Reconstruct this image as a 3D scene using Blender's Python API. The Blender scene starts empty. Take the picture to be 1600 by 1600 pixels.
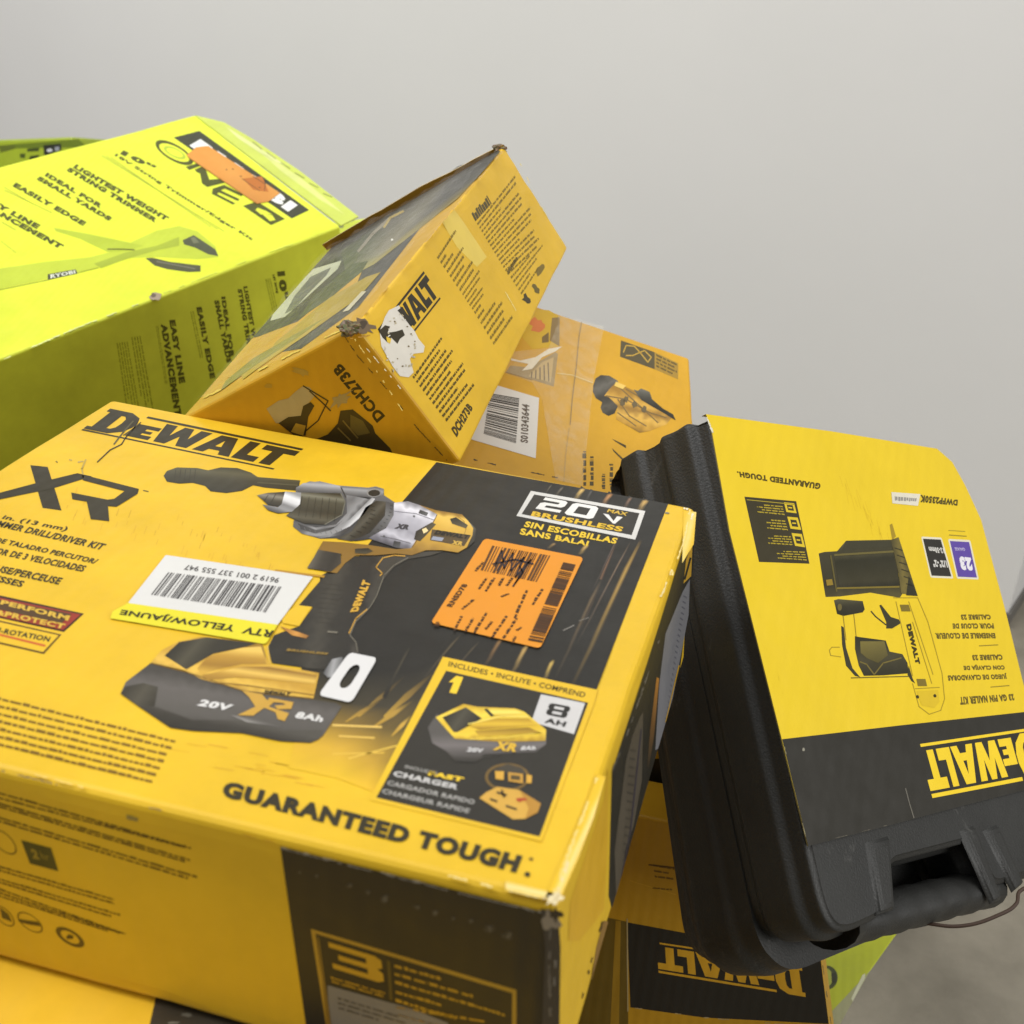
import bpy, bmesh, math, random
from mathutils import Vector, Matrix, noise
from mathutils.geometry import tessellate_polygon
random.seed(7)
sc = bpy.context.scene
COL = sc.collection
# ------------------------------------------------------------------ camera
CAM_H = 1.20
F = 1800.0
W = Matrix(((0.95979, 0.17339, -0.22077), (0.27437, -0.41309, 0.86838), (0.05937, -0.89403, -0.44405)))
CAM = Vector((0, 0, CAM_H))
cd = bpy.data.cameras.new('camera')
cam = bpy.data.objects.new('camera', cd)
COL.objects.link(cam)
r_, u_, b_ = W @ Vector((1, 0, 0)), W @ Vector((0, -1, 0)), W @ Vector((0, 0, -1))
cam.matrix_world = Matrix(((r_.x, u_.x, b_.x, 0), (r_.y, u_.y, b_.y, 0), (r_.z, u_.z, b_.z, CAM_H), (0, 0, 0, 1)))
cd.sensor_width = 36
cd.lens = 36 * F / 1600
cd.clip_start = 0.02
cd.clip_end = 60
cd.dof.use_dof = True
cd.dof.focus_distance = 0.78
cd.dof.aperture_fstop = 13
sc.camera = cam
# ------------------------------------------------------------------ light
wd = bpy.data.worlds.new("World")
sc.world = wd
wd.use_nodes = True
wd.node_tree.nodes['Background'].inputs[0].default_value = (1.0, 0.99, 0.97, 1)
wd.node_tree.nodes['Background'].inputs[1].default_value = 0.20


def area(name, loc, target, sx, sy, power, col):
    l = bpy.data.lights.new(name, 'AREA')
    l.shape = 'RECTANGLE'
    l.size = sx
    l.size_y = sy
    l.energy = power
    l.color = col
    o = bpy.data.objects.new(name, l)
    COL.objects.link(o)
    o.location = loc
    o.rotation_euler = (Vector(target) - Vector(loc)).to_track_quat('-Z', 'Y').to_euler()
    return o


area('area_light', (0.4, 0.5, 4.4), (0.1, 1.0, 0.8), 6.0, 2.0, 138, (1.0, 0.985, 0.96))  # broad ceiling light
area('area_light', (3.3, -0.3, 2.15), (-0.1, 0.9, 0.8), 2.4, 1.6, 96, (1.0, 0.985, 0.96))
area('area_light', (-3.0, 0.2, 3.8), (-2.2, 2.8, 1.6), 3.0, 1.5, 165, (1.0, 0.99, 0.98))  # unseen fill light added to brighten the left of the wall
sc.view_settings.view_transform = 'Standard'
sc.view_settings.look = 'None'
sc.view_settings.exposure = -0.1
sc.view_settings.gamma = 1
sc.view_settings.use_curve_mapping = False
sc.render.film_transparent = False


# ------------------------------------------------------------------ helpers
def lin(c, k=0.86):
    o = []
    g = sum(c[:3]) / 3 * 0.05
    c = [v * 0.95 + g for v in c[:3]]
    for v in c:
        v = v / 255
        o.append((v / 12.92 if v <= 0.04045 else ((v + 0.055) / 1.055) ** 2.4) * k)
    return tuple(o) + (1.0,)


def ray(p):
    return W @ Vector(((p[0] - 800) / F, (p[1] - 800) / F, 1))


class Plane:
    """a face of a real thing; turns a point of the photograph into a point on that face"""

    def __init__(s, o, n):
        s.o = Vector(o)
        s.n = Vector(n).normalized()
        if s.n.dot(CAM - s.o) < 0:
            s.n = -s.n

    def at(s, p, lift=0.0):
        d = ray(p)
        t = (s.o + s.n * lift - CAM).dot(s.n) / d.dot(s.n)
        return CAM + d * t


def plane3(a, b, c):
    return Plane(a, (b - a).cross(c - a))


def px(p, y):
    """point on the pixel ray at world depth y"""
    d = ray(p)
    return CAM + d * (y / d.y)


MATS = {}


def nodes_of(name, rough=0.5, spec=0.5):
    m = bpy.data.materials.new(name)
    m.use_nodes = True
    nt = m.node_tree
    b = nt.nodes['Principled BSDF']
    b.inputs['Roughness'].default_value = rough
    b.inputs['Specular IOR Level'].default_value = spec
    return m, nt, b


def printed(name, rough=0.42, spec=0.4, flute=220.0, flute_rot=(0, 0, 0), bump=0.05, dirt=0.12):
    """printed card: ink colour from the mesh, faint corrugation, handling marks"""
    m, nt, b = nodes_of(name, rough, spec)
    N = nt.nodes.new
    L = nt.links.new
    at = N('ShaderNodeAttribute')
    at.attribute_name = 'ink'
    tc = N('ShaderNodeTexCoord')
    n1 = N('ShaderNodeTexNoise')
    n1.inputs['Scale'].default_value = 14
    n1.inputs['Detail'].default_value = 7
    n1.inputs['Roughness'].default_value = 0.65
    L(tc.outputs['Object'], n1.inputs['Vector'])
    mr = N('ShaderNodeMapRange')
    mr.inputs[1].default_value = 0.3
    mr.inputs[2].default_value = 0.7
    mr.inputs[3].default_value = 1.0 - dirt
    mr.inputs[4].default_value = 1.0 + dirt * 0.3
    L(n1.outputs['Fac'], mr.inputs[0])
    mp = N('ShaderNodeMapping')
    mp.inputs['Rotation'].default_value = flute_rot
    L(tc.outputs['Object'], mp.inputs['Vector'])
    wv = N('ShaderNodeTexWave')
    wv.inputs['Scale'].default_value = flute / 6.28
    wv.inputs['Distortion'].default_value = 0.6
    wv.inputs['Detail'].default_value = 1
    L(mp.outputs[0], wv.inputs['Vector'])
    mu = N('ShaderNodeMix')
    mu.data_type = 'RGBA'
    mu.blend_type = 'MULTIPLY'
    mu.inputs[0].default_value = 1
    L(at.outputs['Color'], mu.inputs[6])
    L(mr.outputs[0], mu.inputs[7])
    L(mu.outputs[2], b.inputs['Base Color'])
    n2 = N('ShaderNodeTexNoise')
    n2.inputs['Scale'].default_value = 60
    n2.inputs['Detail'].default_value = 5
    L(tc.outputs['Object'], n2.inputs['Vector'])
    mr2 = N('ShaderNodeMapRange')
    mr2.inputs[3].default_value = rough - 0.12
    mr2.inputs[4].default_value = rough + 0.15
    L(n2.outputs['Fac'], mr2.inputs[0])
    L(mr2.outputs[0], b.inputs['Roughness'])
    ad = N('ShaderNodeMath')
    ad.operation = 'MULTIPLY_ADD'
    ad.inputs[1].default_value = 0.35
    L(wv.outputs['Fac'], ad.inputs[0])
    L(n1.outputs['Fac'], ad.inputs[2])
    bp = N('ShaderNodeBump')
    bp.inputs['Strength'].default_value = bump * 4
    bp.inputs['Distance'].default_value = 0.0016
    L(ad.outputs[0], bp.inputs['Height'])
    L(bp.outputs[0], b.inputs['Normal'])
    return m


M_CARD = printed('printed_cardboard', dirt=0.15, bump=0.045)
M_GLOSS = printed('glossy_sleeve_card', rough=0.36, spec=0.45, bump=0.03, dirt=0.05)
M_LABEL = printed('paper_label', rough=0.5, spec=0.35, bump=0.02, dirt=0.05)


def film_mat(name, alpha, col=(0.9, 0.88, 0.82, 1), rough=0.12):
    m, nt, b = nodes_of(name, rough, 0.6)
    b.inputs['Base Color'].default_value = col
    N = nt.nodes.new
    L = nt.links.new
    n = N('ShaderNodeTexNoise')
    n.inputs['Scale'].default_value = 45
    n.inputs['Detail'].default_value = 6
    n.inputs['Distortion'].default_value = 1.5
    tc = N('ShaderNodeTexCoord')
    L(tc.outputs['Object'], n.inputs['Vector'])
    mr = N('ShaderNodeMapRange')
    mr.inputs[1].default_value = 0.35
    mr.inputs[2].default_value = 0.75
    mr.inputs[3].default_value = alpha * 0.6
    mr.inputs[4].default_value = min(1, alpha * 1.7)
    L(n.outputs['Fac'], mr.inputs[0])
    L(mr.outputs[0], b.inputs['Alpha'])
    bp = N('ShaderNodeBump')
    bp.inputs['Strength'].default_value = 0.6
    bp.inputs['Distance'].default_value = 0.002
    L(n.outputs['Fac'], bp.inputs['Height'])
    L(bp.outputs[0], b.inputs['Normal'])
    return m


M_FILM = film_mat('clear_plastic_film', 0.045)
M_TAPE = film_mat('packing_tape', 0.14, (0.88, 0.8, 0.6, 1), 0.2)


def plastic(name, col, rough):
    m, nt, b = nodes_of(name, rough, 0.5)
    N = nt.nodes.new
    L = nt.links.new
    tc = N('ShaderNodeTexCoord')
    n = N('ShaderNodeTexNoise')
    n.inputs['Scale'].default_value = 9
    n.inputs['Detail'].default_value = 8
    n.inputs['Roughness'].default_value = 0.7
    L(tc.outputs['Object'], n.inputs['Vector'])
    cr = N('ShaderNodeValToRGB')
    cr.color_ramp.elements[0].position = 0.3
    cr.color_ramp.elements[0].color = col
    cr.color_ramp.elements[1].position = 0.8
    cr.color_ramp.elements[1].color = tuple(c * 1.9 for c in col[:3]) + (1,)
    L(n.outputs['Fac'], cr.inputs[0])
    sc_ = N('ShaderNodeTexNoise')
    sc_.inputs['Scale'].default_value = 26
    sc_.inputs['Detail'].default_value = 10
    sc_.inputs['Roughness'].default_value = 0.75
    sc_.inputs['Distortion'].default_value = 1.2
    mp = N('ShaderNodeMapping')
    mp.inputs['Scale'].default_value = (1, 1, .35)
    L(tc.outputs['Object'], mp.inputs['Vector'])
    L(mp.outputs[0], sc_.inputs['Vector'])
    ms_ = N('ShaderNodeMapRange')
    ms_.inputs[1].default_value = 0.60
    ms_.inputs[2].default_value = 0.80
    L(sc_.outputs['Fac'], ms_.inputs[0])
    mx = N('ShaderNodeMix')
    mx.data_type = 'RGBA'
    L(ms_.outputs[0], mx.inputs[0])
    L(cr.outputs[0], mx.inputs[6])
    mx.inputs[7].default_value = (.10, .098, .09, 1)
    L(mx.outputs[2], b.inputs['Base Color'])
    n2 = N('ShaderNodeTexNoise')
    n2.inputs['Scale'].default_value = 700
    L(tc.outputs['Object'], n2.inputs['Vector'])
    bp = N('ShaderNodeBump')
    bp.inputs['Strength'].default_value = 0.6
    bp.inputs['Distance'].default_value = 0.0005
    L(n2.outputs['Fac'], bp.inputs['Height'])
    L(bp.outputs[0], b.inputs['Normal'])
    mr = N('ShaderNodeMapRange')
    mr.inputs[3].default_value = rough - 0.1
    mr.inputs[4].default_value = rough + 0.18
    L(n.outputs['Fac'], mr.inputs[0])
    L(mr.outputs[0], b.inputs['Roughness'])
    return m


M_CASE = plastic('black_moulded_plastic', (0.012, 0.0122, 0.011, 1), 0.5)


class Mesh:
    """collects faces with an ink colour per corner, in world space"""

    def __init__(s):
        s.v, s.f, s.c, s.sm = [], [], [], []

    def add(s, verts, faces, cols, smooth=False):
        k = len(s.v)
        s.v += [Vector(v) for v in verts]
        for i, f in enumerate(faces):
            s.f.append([k + j for j in f])
            c = cols if isinstance(cols, tuple) else cols[i]
            s.c.append([c] * len(f) if isinstance(c, tuple) else c)
            s.sm.append(smooth)

    def build(s, name, mat, parent=None, root=None):
        o0 = root if root is not None else Vector((0, 0, 0))
        me = bpy.data.meshes.new(name)
        me.from_pydata([v - o0 for v in s.v], [], s.f)
        a = me.color_attributes.new('ink', 'FLOAT_COLOR', 'CORNER')
        k = 0
        for fc in s.c:
            for c in fc:
                a.data[k].color = c
                k += 1
        for p, q in zip(me.polygons, s.sm):
            p.use_smooth = q
        me.materials.append(mat)
        o = bpy.data.objects.new(name, me)
        COL.objects.link(o)
        if parent is not None:
            o.parent = parent
        return o


def thing(name, label, cat, loc, group=None):
    o = bpy.data.objects.new(name, None)
    o.empty_display_size = 0.05
    COL.objects.link(o)
    o.location = loc
    o['label'] = label
    o['category'] = cat
    if group:
        o['group'] = group
    return o


# ---- drawing on faces. A Face draws photograph-space outlines onto its plane
class Art:
    def __init__(s, mesh, plane, org=(0, 0), scale=1.0, step=0.00008, keep=None):
        s.m, s.p, s.o, s.k, s.step, s.keep = mesh, plane, org, scale, step, keep

    def frame(s, org, scale):
        return Art(s.m, s.p, org, scale, s.step, s.keep)

    def P(s, p, lv=1):
        w = s.p.at((s.o[0] + p[0] / s.k, s.o[1] + p[1] / s.k), lv * s.step)
        return s.keep(w) if s.keep else w      # print stops at the edge of its face

    def poly(s, pts, col, lv=1, holes=()):
        loops = [[Vector((p[0], p[1], 0)) for p in l] for l in [pts] + list(holes)]
        flat = [p for l in loops for p in l]
        tr = tessellate_polygon(loops)
        V = [s.P((p.x, p.y), lv) for p in flat]
        fs = []
        for t in tr:
            a, b, c = (V[i] for i in t)
            nn = (b - a).cross(c - a)
            if nn.length < 1e-12:
                continue
            fs.append(list(t) if nn.dot(s.p.n) > 0 else list(t)[::-1])
        s.m.add(V, fs, lin(col))

    def gpoly(s, pts, p0, p1, stops, lv=1, res=14, grain=0.0):
        res, grain = res * .6, grain * .4
        """outline filled with a printed tone running from p0 to p1; stops = [(t, colour)...]"""
        tr = tessellate_polygon([[Vector((p[0], p[1], 0)) for p in pts]])
        P = [Vector((p[0], p[1])) for p in pts]
        a, d = Vector(p0), Vector(p1) - Vector(p0)
        dd = d.dot(d)

        def colr(q):
            t = (q - a).dot(d) / dd
            if grain:
                t += grain * noise.noise(Vector((q.x * .03, q.y * .03, lv)))
            if t <= stops[0][0]:
                return lin(stops[0][1])
            for (t0, c0_), (t1, c1_) in zip(stops, stops[1:]):
                if t <= t1:
                    k = (t - t0) / (t1 - t0)
                    return lin([c0_[i] * (1 - k) + c1_[i] * k for i in range(3)])
            return lin(stops[-1][1])
        V, F_, C_ = [], [], []

        def rec(A_, B_, D_, n):
            e = max(((A_ - B_).length, 0), ((B_ - D_).length, 1), ((D_ - A_).length, 2))
            if e[0] <= res or n <= 0:
                w = [s.P((q.x, q.y), lv) for q in (A_, B_, D_)]
                k = len(V)
                c = [colr(q) for q in (A_, B_, D_)]
                if (w[1] - w[0]).cross(w[2] - w[0]).dot(s.p.n) < 0:
                    w, c = w[::-1], c[::-1]
                V.extend(w)
                F_.append([k, k + 1, k + 2])
                C_.append(c)
                return
            if e[1] == 0:
                M = (A_ + B_) / 2
                rec(A_, M, D_, n - 1)
                rec(M, B_, D_, n - 1)
            elif e[1] == 1:
                M = (B_ + D_) / 2
                rec(A_, B_, M, n - 1)
                rec(A_, M, D_, n - 1)
            else:
                M = (D_ + A_) / 2
                rec(A_, B_, M, n - 1)
                rec(M, B_, D_, n - 1)
        for t in tr:
            rec(P[t[0]], P[t[1]], P[t[2]], 12)
        s.m.add(V, F_, C_)

    def grid(s, rows, cols, lv=1):
        """rows of points with rows of colours, smoothly blended"""
        V = [s.P(p, lv) for r in rows for p in r]
        n = len(rows[0])
        fs, cs = [], []
        C = [lin(c) for r in cols for c in r]
        for i in range(len(rows) - 1):
            for j in range(n - 1):
                q = [i * n + j, i * n + j + 1, (i + 1) * n + j + 1, (i + 1) * n + j]
                a, b, c = V[q[0]], V[q[1]], V[q[2]]
                if (b - a).cross(c - a).dot(s.p.n) < 0:
                    q = q[::-1]
                fs.append(q)
                cs.append([C[i_] for i_ in q])
        s.m.add(V, fs, cs)

    def line(s, pts, w, col, lv=1):
        for i in range(len(pts) - 1):
            a, b = Vector(pts[i]), Vector(pts[i + 1])
            d = (b - a)
            if d.length < 1e-6:
                continue
            d.normalize()
            n = Vector((-d.y, d.x)) * w / 2
            e = d * w * 0.25
            s.poly([a - n - e, b - n + e, b + n + e, a + n - e], col, lv)

    def quad_map(s, q):
        q = [Vector((p[0], p[1])) for p in q]

        def f(u, v):  # u right, v up in reading space; q = TL TR BR BL
            return (q[3] * (1 - u) + q[2] * u) * (1 - v) + (q[0] * (1 - u) + q[1] * u) * v
        return f

    def text(s, t, q, col, lv=2, bold=0.0, shear=0.0, mono=False):
        f = s.quad_map(q)
        vs, fs = glyphs(t, bold + 0.018, shear)
        V = [s.P(f(x, y), lv) for x, y in vs]
        out = []
        for t3 in fs:
            a, b, c = (V[i] for i in t3[:3])
            out.append(list(t3) if (b - a).cross(c - a).dot(s.p.n) > 0 else list(t3)[::-1])
        s.m.add(V, out, lin(col))

    def shapes(s, loops, q, col, lv=2):
        f = s.quad_map(q)
        for sh in loops:
            s.poly([f(*p) for p in sh[0]], col, lv, [[f(*p) for p in h] for h in sh[1:]])

    def greek(s, q, n, col, lv=1, fill=0.5, lens=None, word=(0.02, 0.09), seed=1):
        """lines too small to read: broken strokes"""
        rnd = random.Random(seed)
        f = s.quad_map(q)
        for i in range(n):
            v1 = 1 - i / n
            v0 = v1 - fill / n
            L = lens[i % len(lens)] if lens else rnd.uniform(0.75, 1)
            u = 0
            while u < L:
                w = rnd.uniform(*word)
                e = min(L, u + w)
                # each word: small letter-like blocks
                x = u
                while x < e:
                    lw = rnd.uniform(0.35, 0.8) * (v1 - v0) * 0.25 + 0.004
                    hh = rnd.choice((1, 0.75, 0.75, 0.9))
                    a = min(x + lw, e)
                    s.poly([f(x, v0 + (v1 - v0) * hh), f(a, v0 + (v1 - v0) * hh), f(a, v0), f(x, v0)], col, lv)
                    x = a + lw * 0.16
                u = e + word[0] * 0.5

    def bars(s, q, col, lv=2, n=46, seed=3):
        rnd = random.Random(seed)
        f = s.quad_map(q)
        ws = [rnd.choice((1, 1, 2, 3, 1.5)) for _ in range(n * 2)]
        tot = sum(ws)
        u = 0
        for i, w in enumerate(ws):
            if i % 2 == 0:
                s.poly([f(u / tot, 1), f((u + w) / tot, 1), f((u + w) / tot, 0), f(u / tot, 0)], col, lv)
            u += w

    def rquad(s, q, r, col, lv=1, n=4):
        """quad with rounded corners, r as fraction"""
        f = s.quad_map(q)
        pts = []
        for cx, cy, a0 in ((r, 1 - r, 180), (1 - r, 1 - r, 90), (1 - r, r, 0), (r, r, -90)):
            for i in range(n + 1):
                a = math.radians(a0 - 90 * i / n)
                pts.append(f(cx + r * math.cos(a), cy + r * math.sin(a)))
        s.poly(pts, col, lv)
        return pts

    def scuff(s, pts, w, col, lv=3, seed=5, gap=0.25, step=4.0):
        """ragged worn strip along a polyline: bare paper showing"""
        rnd = random.Random(seed)
        for i in range(len(pts) - 1):
            a, b = Vector(pts[i]), Vector(pts[i + 1])
            d = b - a
            L = d.length
            if L < 1e-6:
                continue
            d.normalize()
            n = Vector((-d.y, d.x))
            t = 0
            while t < L:
                l = rnd.uniform(0.6, 2.6) * step
                if rnd.random() > gap + .22:
                    e = min(L, t + l)
                    k = 5
                    top = [a + d * (t + (e - t) * j / k) + n * w * rnd.uniform(0.04, 0.36) for j in range(k + 1)]
                    bot = [a + d * (t + (e - t) * j / k) - n * w * rnd.uniform(0.04, 0.36) for j in range(k + 1)]
                    s.poly(top + bot[::-1], col, lv)
                t += l

    def blob(s, c, rx, ry, col, lv=3, seed=1, n=16, rot=0.0, rag=0.35):
        rnd = random.Random(seed)
        pts = []
        for i in range(n):
            a = 2 * math.pi * i / n
            k = 1 + rnd.uniform(-rag, rag)
            x, y = rx * k * math.cos(a), ry * k * math.sin(a)
            pts.append((c[0] + x * math.cos(rot) - y * math.sin(rot), c[1] + x * math.sin(rot) + y * math.cos(rot)))
        s.poly(pts, col, lv)


_G = {}


def glyphs(t, bold, shear):
    key = (t, bold, shear)
    if key in _G:
        return _G[key]
    cu = bpy.data.curves.new('t', 'FONT')
    cu.body = t
    cu.size = 1
    cu.offset = bold
    cu.shear = shear
    cu.space_character = 1.0 + bold * 2.2
    cu.resolution_u = 3
    cu.fill_mode = 'FRONT'
    cu.dimensions = '2D'
    o = bpy.data.objects.new('t', cu)
    COL.objects.link(o)
    dg = bpy.context.evaluated_depsgraph_get()
    me = bpy.data.meshes.new_from_object(o.evaluated_get(dg))
    vs = [(v.co.x, v.co.y) for v in me.vertices]
    fs = [tuple(p.vertices) for p in me.polygons]
    bpy.data.objects.remove(o)
    bpy.data.curves.remove(cu)
    bpy.data.meshes.remove(me)
    x0, x1 = min(v[0] for v in vs), max(v[0] for v in vs)
    y0, y1 = min(v[1] for v in vs), max(v[1] for v in vs)
    vs = [((x - x0) / (x1 - x0), (y - y0) / (y1 - y0)) for x, y in vs]
    _G[key] = (vs, fs)
    return _G[key]


# maker's logo as heavy block letters between two rules, in a unit box
def dw():
    L = []

    def S(x, w, y0, y1, outer, *holes):
        g = lambda p: (x + p[0] * w, y0 + p[1] * (y1 - y0))
        L.append([[g(p) for p in outer]] + [[g(p) for p in h] for h in holes])
    a, b = 0.13, 0.87
    S(0.0, .195, .08, 1.0, [(0, 0), (.62, 0), (.9, .18), (1, .42), (1, .62), (.9, .85), (.62, 1), (.02, 1), (.02, .86), (.12, .86), (.12, .14), (0, .14)],
      [(.46, .2), (.46, .8), (.56, .8), (.64, .7), (.66, .5), (.64, .3), (.56, .2)])
    S(.205, .115, a, .66, [(0, 0), (1, 0), (1, .28), (.5, .28), (.5, .4), (.85, .4), (.85, .6), (.5, .6), (.5, .74), (1, .74), (1, 1), (0, 1)])
    S(.315, .235, a, b, [(0, 1), (.14, 0), (.38, 0), (.5, .5), (.62, 0), (.86, 0), (1, 1), (.76, 1), (.7, .45), (.6, 1), (.4, 1), (.3, .45), (.24, 1)])
    S(.545, .19, a, b, [(0, 0), (.3, 0), (.36, .2), (.64, .2), (.7, 0), (1, 0), (.72, 1), (.28, 1)], [(.42, .4), (.5, .76), (.58, .4)])
    S(.745, .115, a, b, [(0, 0), (1, 0), (1, .3), (.46, .3), (.46, 1), (0, 1)])
    S(.83, .17, a, b, [(.33, 0), (.67, 0), (.67, .72), (1, .72), (1, 1), (0, 1), (0, .72), (.33, .72)])
    L.append([[(.2, .925), (1.0, .925), (1.0, 1.0), (.2, 1.0)]])
    L.append([[(0, 0), (.98, 0), (.98, .055), (0, .055)]])
    return L


DW = dw()


def hexa(m, top, off, cols, r=0.0022, seg=2, wob=0.0):
    """carton: quad 'top' (world points, ordered round) swept by vector off; cols = dict side index -> colour
    0 top, 1 bottom, 2.. side between top[i], top[i+1]"""
    bm = bmesh.new()
    a = [bm.verts.new(p) for p in top]
    b = [bm.verts.new(p + off) for p in top] if not isinstance(off, list) else [bm.verts.new(p + q) for p, q in zip(top, off)]
    fs = [bm.faces.new(a), bm.faces.new(b[::-1])]
    for i in range(4):
        j = (i + 1) % 4
        fs.append(bm.faces.new([a[i], b[i], b[j], a[j]]))
    bmesh.ops.recalc_face_normals(bm, faces=bm.faces)
    bm.normal_update()
    N = [f.normal.copy() for f in fs]
    if wob:
        bmesh.ops.subdivide_edges(bm, edges=bm.edges[:], cuts=11, use_grid_fill=True)
        for v in bm.verts:
            # only verts near an original edge: they touch faces of two directions
            ns = [f.normal for f in v.link_faces]
            if any(ns[0].dot(n) < 0.7 for n in ns):
                c = sum((f.normal for f in v.link_faces), Vector()).normalized()
                k = noise.noise(v.co * 28) * 0.5 + noise.noise(v.co * 90) * 0.5
                v.co -= c * (abs(k) * wob)
        es = [e for e in bm.edges if len(e.link_faces) == 2 and e.link_faces[0].normal.dot(e.link_faces[1].normal) < 0.7]
    else:
        es = bm.edges[:]
    bmesh.ops.bevel(bm, geom=es, offset=r, segments=seg, profile=0.5, affect='EDGES')
    bm.normal_update()
    bm.verts.index_update()
    V = [v.co.copy() for v in bm.verts]
    fl, cl = [], []
    for f in bm.faces:
        fl.append([v.index for v in f.verts])
        k = max(range(6), key=lambda i: N[i].dot(f.normal))
        cl.append(lin(cols.get(k, cols[0])))
    m.add(V, fl, cl, smooth=False)
    bm.free()


def base_of(pts):
    return Vector((sum(p.x for p in pts) / len(pts), sum(p.y for p in pts) / len(pts), min(p.z for p in pts)))


# inks, as seen under even light
YEL = (232, 188, 34)
YEL2 = (240, 200, 40)
DKY = (212, 158, 22)
BLK = (33, 31, 25)
BLK2 = (42, 39, 32)
INK = (52, 46, 26)
LIME = (230, 240, 60)
LIMEINK = (78, 84, 36)
PAPER = (214, 204, 180)
KRAFT = (150, 128, 96)
WHITE = (232, 230, 224)
TEAR = (222, 216, 200)
GOLD = (196, 152, 52)
#SECTIONS#
Z0 = Vector((0, 0, CAM_H))
# ================================================================== setting: floor and wall
def surf_mat(name, c1, c2, scale, rough, bump, det=8):
    m, nt, b = nodes_of(name, rough, 0.35)
    N = nt.nodes.new
    L = nt.links.new
    tc = N('ShaderNodeTexCoord')
    n = N('ShaderNodeTexNoise')
    n.inputs['Scale'].default_value = scale
    n.inputs['Detail'].default_value = det
    n.inputs['Roughness'].default_value = 0.62
    L(tc.outputs['Object'], n.inputs['Vector'])
    cr = N('ShaderNodeValToRGB')
    cr.color_ramp.elements[0].position = 0.32
    cr.color_ramp.elements[0].color = c1
    cr.color_ramp.elements[1].position = 0.68
    cr.color_ramp.elements[1].color = c2
    L(n.outputs['Fac'], cr.inputs[0])
    L(cr.outputs[0], b.inputs['Base Color'])
    n2 = N('ShaderNodeTexNoise')
    n2.inputs['Scale'].default_value = scale * 14
    n2.inputs['Detail'].default_value = 6
    L(tc.outputs['Object'], n2.inputs['Vector'])
    bp = N('ShaderNodeBump')
    bp.inputs['Strength'].default_value = bump
    bp.inputs['Distance'].default_value = 0.003
    L(n2.outputs['Fac'], bp.inputs['Height'])
    L(bp.outputs[0], b.inputs['Normal'])
    return m


M_FLOOR = surf_mat('worn_concrete', (0.145, 0.13, 0.10, 1), (0.26, 0.235, 0.185, 1), 5, 0.6, 0.4, 12)
M_WALL = surf_mat('painted_wall', (0.64, 0.636, 0.625, 1), (0.665, 0.66, 0.65, 1), 1.1, 0.55, 0.12)


def simple(name, verts, faces, mat, kind=None):
    me = bpy.data.meshes.new(name)
    me.from_pydata(verts, [], faces)
    me.materials.append(mat)
    o = bpy.data.objects.new(name, me)
    COL.objects.link(o)
    if kind:
        o['kind'] = kind
    return o


simple('floor', [(-20, -12, 0), (20, -12, 0), (20, 20, 0), (-20, 20, 0)], [(0, 1, 2, 3)], M_FLOOR, 'structure')
floor_pl = Plane((0, 0, 0), (0, 0, 1))
c0 = floor_pl.at((1568, 980))
c1 = floor_pl.at((1600, 930))
dr = (c1 - c0).normalized()          # the return of the wall runs away from the camera
dl = Vector((-dr.y, dr.x, 0))        # the main wall runs to the left of the corner
e0 = c0 + dl * 16
e1 = c0 + dr * 4
e2 = e0 + dr * 4
wz = Vector((0, 0, 3.2))
wv = [c0, e0, e2, e1]
simple('wall', [tuple(v) for v in wv] + [tuple(v + wz) for v in wv],
       [(1, 0, 4, 5), (0, 3, 7, 4), (3, 2, 6, 7), (2, 1, 5, 6), (4, 7, 6, 5)], M_WALL, 'structure')
tb = 0.006
sk = [c0 + (-dl - dr) * tb, e0 - dr * tb, e0, c0, e1, e1 - dl * tb]
M_GAP_STRIP = surf_mat('dark_shadow_gap', (0.10, 0.095, 0.085, 1), (0.15, 0.14, 0.125, 1), 9, 0.6, 0.1)  # dark strip standing in for the shadow gap along the wall base
zz = Vector((0, 0, 0.035))
a = [c0 + (-dl - dr) * tb, e0 - dr * tb, e0 - dr * 0.0005, c0 + (-dl - dr) * 0.0005, e1 - dl * 0.0005, e1 - dl * tb]
simple('shadow_gap_strip', [tuple(v) for v in a] + [tuple(v + zz) for v in a],
       [(0, 1, 7, 6), (0, 6, 11, 5), (6, 7, 8, 9), (6, 9, 10, 11)], M_GAP_STRIP, 'structure')

# ================================================================== drill kit box (front)
TA = Plane(Vector((0, 0.3, -0.2981)) + Z0, (0, 0, 1))
corn = [TA.at(p) for p in ((872, 1411), (1087, 792), (174, 623), (-551, 1071))]
hA = 0.1072
rootA = thing('drill_kit_box', 'drill kit carton at the front with white barcode label and orange sticker on its lid', 'tool box',
              base_of([c - Vector((0, 0, hA)) for c in corn]))
mA = Mesh()
bq = Plane(corn[0] - Vector((0, 0, hA)), (0, 0, 1)).at((1001, 1268))     # the crushed side leans outwards
tq = corn[0].lerp(corn[1], (bq.y - corn[0].y) / (corn[1].y - corn[0].y))
fla = (corn[0] - corn[3]).normalized() * (bq.x - tq.x)
dn = Vector((0, 0, -hA))
hexa(mA, corn, [dn + fla, dn + fla, dn, dn], {0: YEL}, r=0.0035, seg=3, wob=0.0022)
A = Art(mA, TA)
z1 = A.frame((0, 600), 2.857)
z2 = A.frame((400, 680), 3.2)
z3 = A.frame((560, 720), 2.857)
z4 = A.frame((0, 1100), 3.2)
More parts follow.
